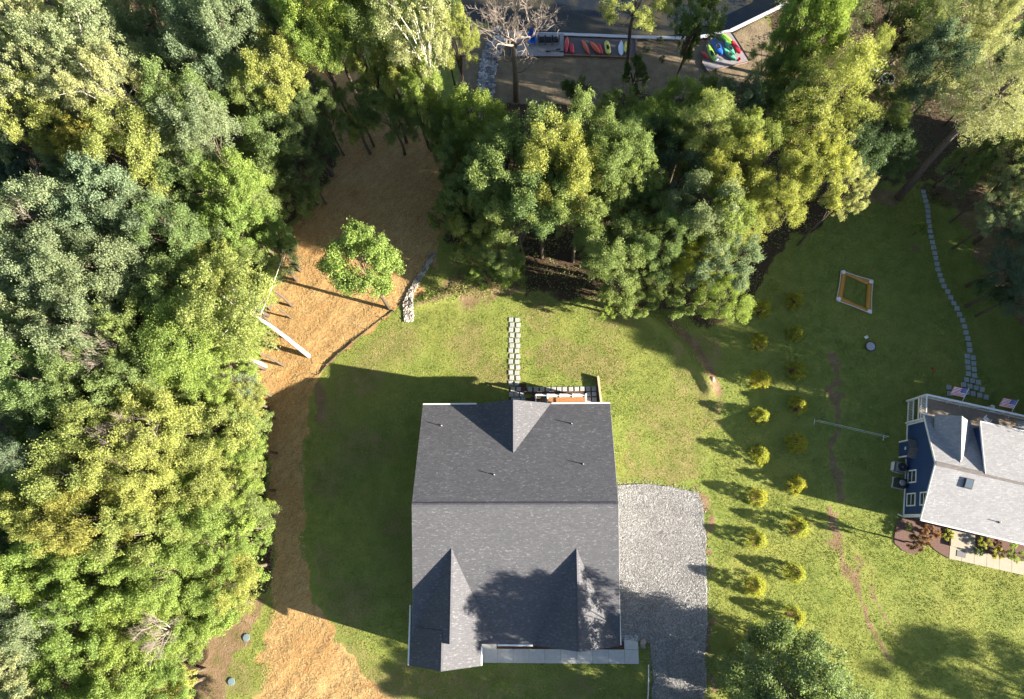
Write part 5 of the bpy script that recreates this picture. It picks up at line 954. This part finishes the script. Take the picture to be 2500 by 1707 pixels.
shown_tree((2380, 595), (2440, 520), 8.5, 2.4, 'grey', 'f2', .17, BARK_PINE, 'slim grey trunk tree leaning over the brown bank near the path', mids=(((2420, 558), 3.2),))
shown_tree((1715*K, 215), (1735*K, 150), 6, 1.7, 'mid', 'b1', .12, BARK, 'slender tree at the corner of the boat platform')
# dead tree
def dead_tree():
    b = S(1260, 243); b[2] = gtop(b[0], b[1])-.1; t = thing('dead_tree', 'bare leafless grey tree standing between rock channel and dock', 'tree', b); r = np.random.default_rng(7); m = MB(); tw = MB()
    f = S(1254, 100, 7.5)-b; m.tube([np.array([0, 0, -.3]), np.array(S(1259, 190, 2.2))-b, np.array(S(1256, 140, 5.0))-b, f], [.36, .30, .27, .23], 10)
    def grow(p, d, ln, rad, lev):
        d = d/np.linalg.norm(d); pts = [p]; q = p; dd = d
        for i in range(3): dd = dd+r.normal(0, .16, 3)+np.array([0, 0, .05]); dd /= np.linalg.norm(dd); q = q+dd*ln/3; pts.append(q)
        (m if lev < 2 else tw).tube(pts, [rad, rad*.8, rad*.62, rad*.42], 6 if lev < 2 else 4, False)
        if lev >= 4: return
        for k in range([4, 4, 4, 4][lev]):
            s = r.uniform(.35, 1.0) if k else 1.0; i = min(2, int(s*3)); st = pts[i]*(1-(s*3-i))+pts[i+1]*(s*3-i) if s < 1 else pts[3]; nd = dd+unit(1, r)[0]*.85+np.array([0, 0, .15]); grow(st, nd, ln*r.uniform(.5, .75), max(.011, rad*r.uniform(.42, .58)), lev+1)
    for k in range(6): a = k*1.05+.3; grow(f-np.array([0, 0, .5*(k % 3)]), np.array([math.cos(a)*.65, math.sin(a)*.65, 1.0]), r.uniform(2.4, 3.3), .13, 0)
    grow(np.array(S(1259, 180, 2.8))-b, np.array([.6, -.2, .9]), 1.9, .07, 2); grow(np.array(S(1257, 150, 4.2))-b, np.array([-.7, -.1, .7]), 1.8, .07, 2)
    return m.build('trunk', BARK_DEAD, t, True), tw.build('twigs', BARK_DEAD, t)
DT = dead_tree()
for i, (x_, y_, zt, sc_, lb) in enumerate(((208, 790, 13.5, .95, 'bare grey snag poking above the grey-green canopy'), (355, 1440, 9.0, .6, 'bare branching snag among bright low trees'), (300, 1010, 13.0, .85, 'pale bare snag among yellow-green crowns'), (95, 480, 13.5, .9, 'bare snag in the dark gap of the deep wood'))):
    c_ = V(x_, y_, zt); t = thing('dead_tree', lb, 'tree', (c_[0], c_[1], gtop(c_[0], c_[1])-.1), 1.3*i+.5); t.scale = (sc_*.7, sc_*.7, (zt+2.5)/14.5)
    for src in DT: link(src.name.split('.')[0], src.data, t)

# clipped conifers in two rows along the drive
def conifer_proto(seed, h=1.55, w=.74):
    r = np.random.default_rng(seed); C = []
    for k in range(150): z = h*r.random()**.85; rr = w*(1-(z/h))**.62*r.uniform(.72, 1.02); a = r.uniform(0, 6.28); C.append((rr*math.cos(a), rr*math.sin(a), .08+z*.93))
    C = np.array(C); cm = crown_from_clumps('crown', C, r.uniform(.09, .19, len(C)), 6500, .075, r, np.array([0, 0, .3]), aspect=.4); m = MB(); m.tube([(0, 0, -.1), (0, 0, h*.8)], [.05, .01], 6); return cm, m.mesh('trunk', BARK)
CONI = [conifer_proto(500+i) for i in range(3)]
rowA = [(1730, 700, 1), (1725, 777, 1), (1726, 862, 0), (1725, 945, 0), (1724, 1032, 0), (1722, 1127, 0), (1720, 1227, 0), (1715, 1329, 0), (1711, 1438, 1)]
rowB = [(1806, 683, 1), (1808, 757, 1), (1810, 842, 1), (1812, 920, 1), (1811, 1006, 1), (1809, 1099, 1), (1812, 1197, 0), (1807, 1301, 0), (1805, 1402, 0)]
mulch_ring = MB().lathe([(.52, -.05), (.50, .045), (.05, .06)], 14).mesh('mulch_ring', MULCH)
for row, lb, gr in ((rowA, 'small round golden conifer in the row beside the gravel drive', 'conifers beside the gravel drive'), (rowB, 'small round golden conifer in the row on the navy house side', 'conifers on the navy house side')):
    for i, (x_, y_, dk_) in enumerate(row):
        c_ = V(x_, y_, .55); g0 = gtop(c_[0], c_[1]); t = thing('conifer', lb, 'conifer', (c_[0], c_[1], g0), random.uniform(0, 6.28), gr); s = random.uniform(1.05, 1.22)*(.93 if i < 2 else 1); t.scale = (s, s, s*random.uniform(.9, 1.05))
        cr, tr = CONI[i % 3]; o = link('crown', cr, t); obj_mat(o, LEAF['gold']); link('trunk', tr, t); link('mulch_ring', mulch_ring, t)
# shrubs in the navy house bed
def bed_shrub(a, b, R, leaf, label, z=None, proto='s0', cat='shrub', name='shrub', sp=1.0):
    p = S(2100+a/3.24, 930+b/3.24, R*.7 if z is None else z); put_tree(proto, (p[0], p[1], .05), R, (R*.85 if z is None else z)+.05, leaf, label, None, name, cat)
bed_shrub(375, 1150, .40, 'bright', 'small bright green shrub at the navy house corner')
bed_shrub(545, 1205, .80, 'rust', 'rusty brown dying shrub below the pale roof edge', proto='s1')
bed_shrub(680, 1215, .58, 'gold', 'yellow-green shrub against the front step', proto='s2')
bed_shrub(965, 1262, .62, 'gold', 'rounded yellow-green shrub past the front step', proto='s1')
bed_shrub(1075, 1290, .45, 'rust', 'small rusty shrub between yellow shrubs')
bed_shrub(1080, 1362, .62, 'gold', 'bright golden globe shrub beside the tan walk', proto='s2')
bed_shrub(935, 1350, .42, 'mid', 'low green shrub beside the doormat walk', proto='s0')
bed_shrub(1210, 1360, .85, 'bright', 'large loose green shrub beside the tan walk', proto='s1')
bed_shrub(440, 1280, .78, 'plum', 'young plum-leaved tree on thin stem in the mulch bed', z=1.9, proto='s2', cat='tree', name='ornamental_tree')
for (a, b), lb in (((1372, 322), None),): pass
for (px, py), lb in (((1120+1460/2.98, 318/2.98), 'spiky small plant in the sand near the pond wall'), ((1120+1362/2.98, 382/2.98), 'small plant in the sand beside the tall trunk'), ((1120+1475/2.98, 455/2.98), 'small plant in the sand at the grove edge')):
    p = S(px, py); put_tree('s0', (p[0], p[1], gtop(p[0], p[1])), .42, p[2]+.5, 'dark', lb, None, 'plant', 'plant')
c_ = V(2088, 520, 1.2); put_tree('s2', (c_[0], c_[1], gtop(c_[0], c_[1])), .7, c_[2], 'bright', 'small bright sapling beside the paver path', None, 'sapling', 'sapling')

# tree at the drive and the trees past the frame that shade the lawns
def plant_at(x_, y_, R, zc, leaf, proto, label, group=None): return put_tree(proto, (x_, y_, gtop(x_, y_)-.05), R, zc, leaf, label, group)
c_ = V(1755, 1540, 6.0); plant_at(c_[0], c_[1], 4.6, 7.6, 'oak', 'd0', 'dense green tree at the edge of the gravel drive')
c_ = V(1835, 1580, 5.5); plant_at(c_[0], c_[1], 3.6, 5.6, 'oak', 'd1', 'grey-green tree leaning on the tree by the gravel drive')
SH = 'tall shade tree beyond the neighbour lawns'
for x_, y_, R, zc, pt in ((48, 8.8, 5, 8.2, 'd0'), (49.5, 14, 5.2, 8.4, 'd1'), (46.5, 19, 5, 7.2, 'd0'), (52, 23, 5.2, 8.5, 'd1'), (48, 27, 5, 7.5, 'd0'), (57, 12, 5.5, 10.5, 'd1'), (54, 7, 4.6, 9.5, 'd0'), (47, 34, 4.4, 7, 'd1'), (56, 31, 5, 9, 'd0'), (58, 19, 5, 9.5, 'd0'), (66, 8, 5, 9, 'd0')): plant_at(x_, y_, R, zc, 'mid', pt, SH, 'shade trees past the navy house')
for x_, y_, R, zc, pt in ((56.5, -18.6, 4.8, 5.6, 'd1'), (17, -17.8, 3.8, 5.5, 'd0'), (24, -20.5, 3.8, 7, 'd1'), (9, -17.5, 3.2, 4.5, 'd1'), (-15, -18.5, 2.4, 4.5, 'b5')): plant_at(x_, y_, R, zc, 'mid', pt, 'roadside tree beyond the front lawns', 'trees past the front lawns')
# undergrowth under the wood, uncountable
def undergrowth(name, polys, n, hmax, size, mat, label):
    acc = []; size *= .75
    for p_ in polys: acc.append(inpoly(p_, n//len(polys)))
    p = np.concatenate(acc); hh = hmax*np.clip(vnoise(p[:, 0], p[:, 1], 2.2, 30)*1.5-.45, 0, 1)*rng.random(len(p))**.6; keep = hh > .03*hmax; p, hh = p[keep], hh[keep]
    z = gz(p[:, 0], p[:, 1])+hh+.03; q = np.column_stack([p, z]); nrm = unit(len(p), rng)*.7+np.array([.2, 0, .9]); nrm /= np.linalg.norm(nrm, axis=1, keepdims=True)
    v, f = leaf_quads(q, nrm, size*rng.uniform(.6, 1.3, len(p)), rng); o = link(name, fast_mesh(name, v, f, mat, {'tint': np.repeat(np.clip(.5+.6*(vnoise(p[:, 0], p[:, 1], 1.5, 31)-.5)+.5*(rng.random(len(p))-.5), 0, 1), 4)})); o['kind'] = 'stuff'; tag(o, label, 'undergrowth')
LW = [q for q in LITTER_P]
undergrowth('undergrowth', [[(max(-75, a), min(66, max(-24, b))) for a, b in LW[0]]], 90000, 2.2, .24, LEAF['mid'], 'low leafy undergrowth on the floor of the wood beside the straw')
undergrowth('undergrowth', [LW[1]], 26000, 1.6, .22, LEAF['mid'], 'low leafy undergrowth under the grove behind the lawn')
undergrowth('undergrowth', [[(min(60, a), min(64, b)) for a, b in LW[2]]], 26000, 1.2, .22, LEAF['dark'], 'low leafy undergrowth around the fire pit trees')
undergrowth('weeds', [gflat([(985, 600), (1060, 560), (1190, 600), (1190, 660), (1000, 690), (955, 690)]), gflat([(560, 930), (610, 930), (612, 1345), (575, 1345)]), gflat([(1190, 655), (1540, 700), (1600, 745), (1560, 760), (1400, 715), (1200, 675)])], 16000, .5, .15, LEAF['yellow'], 'rough weeds along the lawn banks and straw edge')
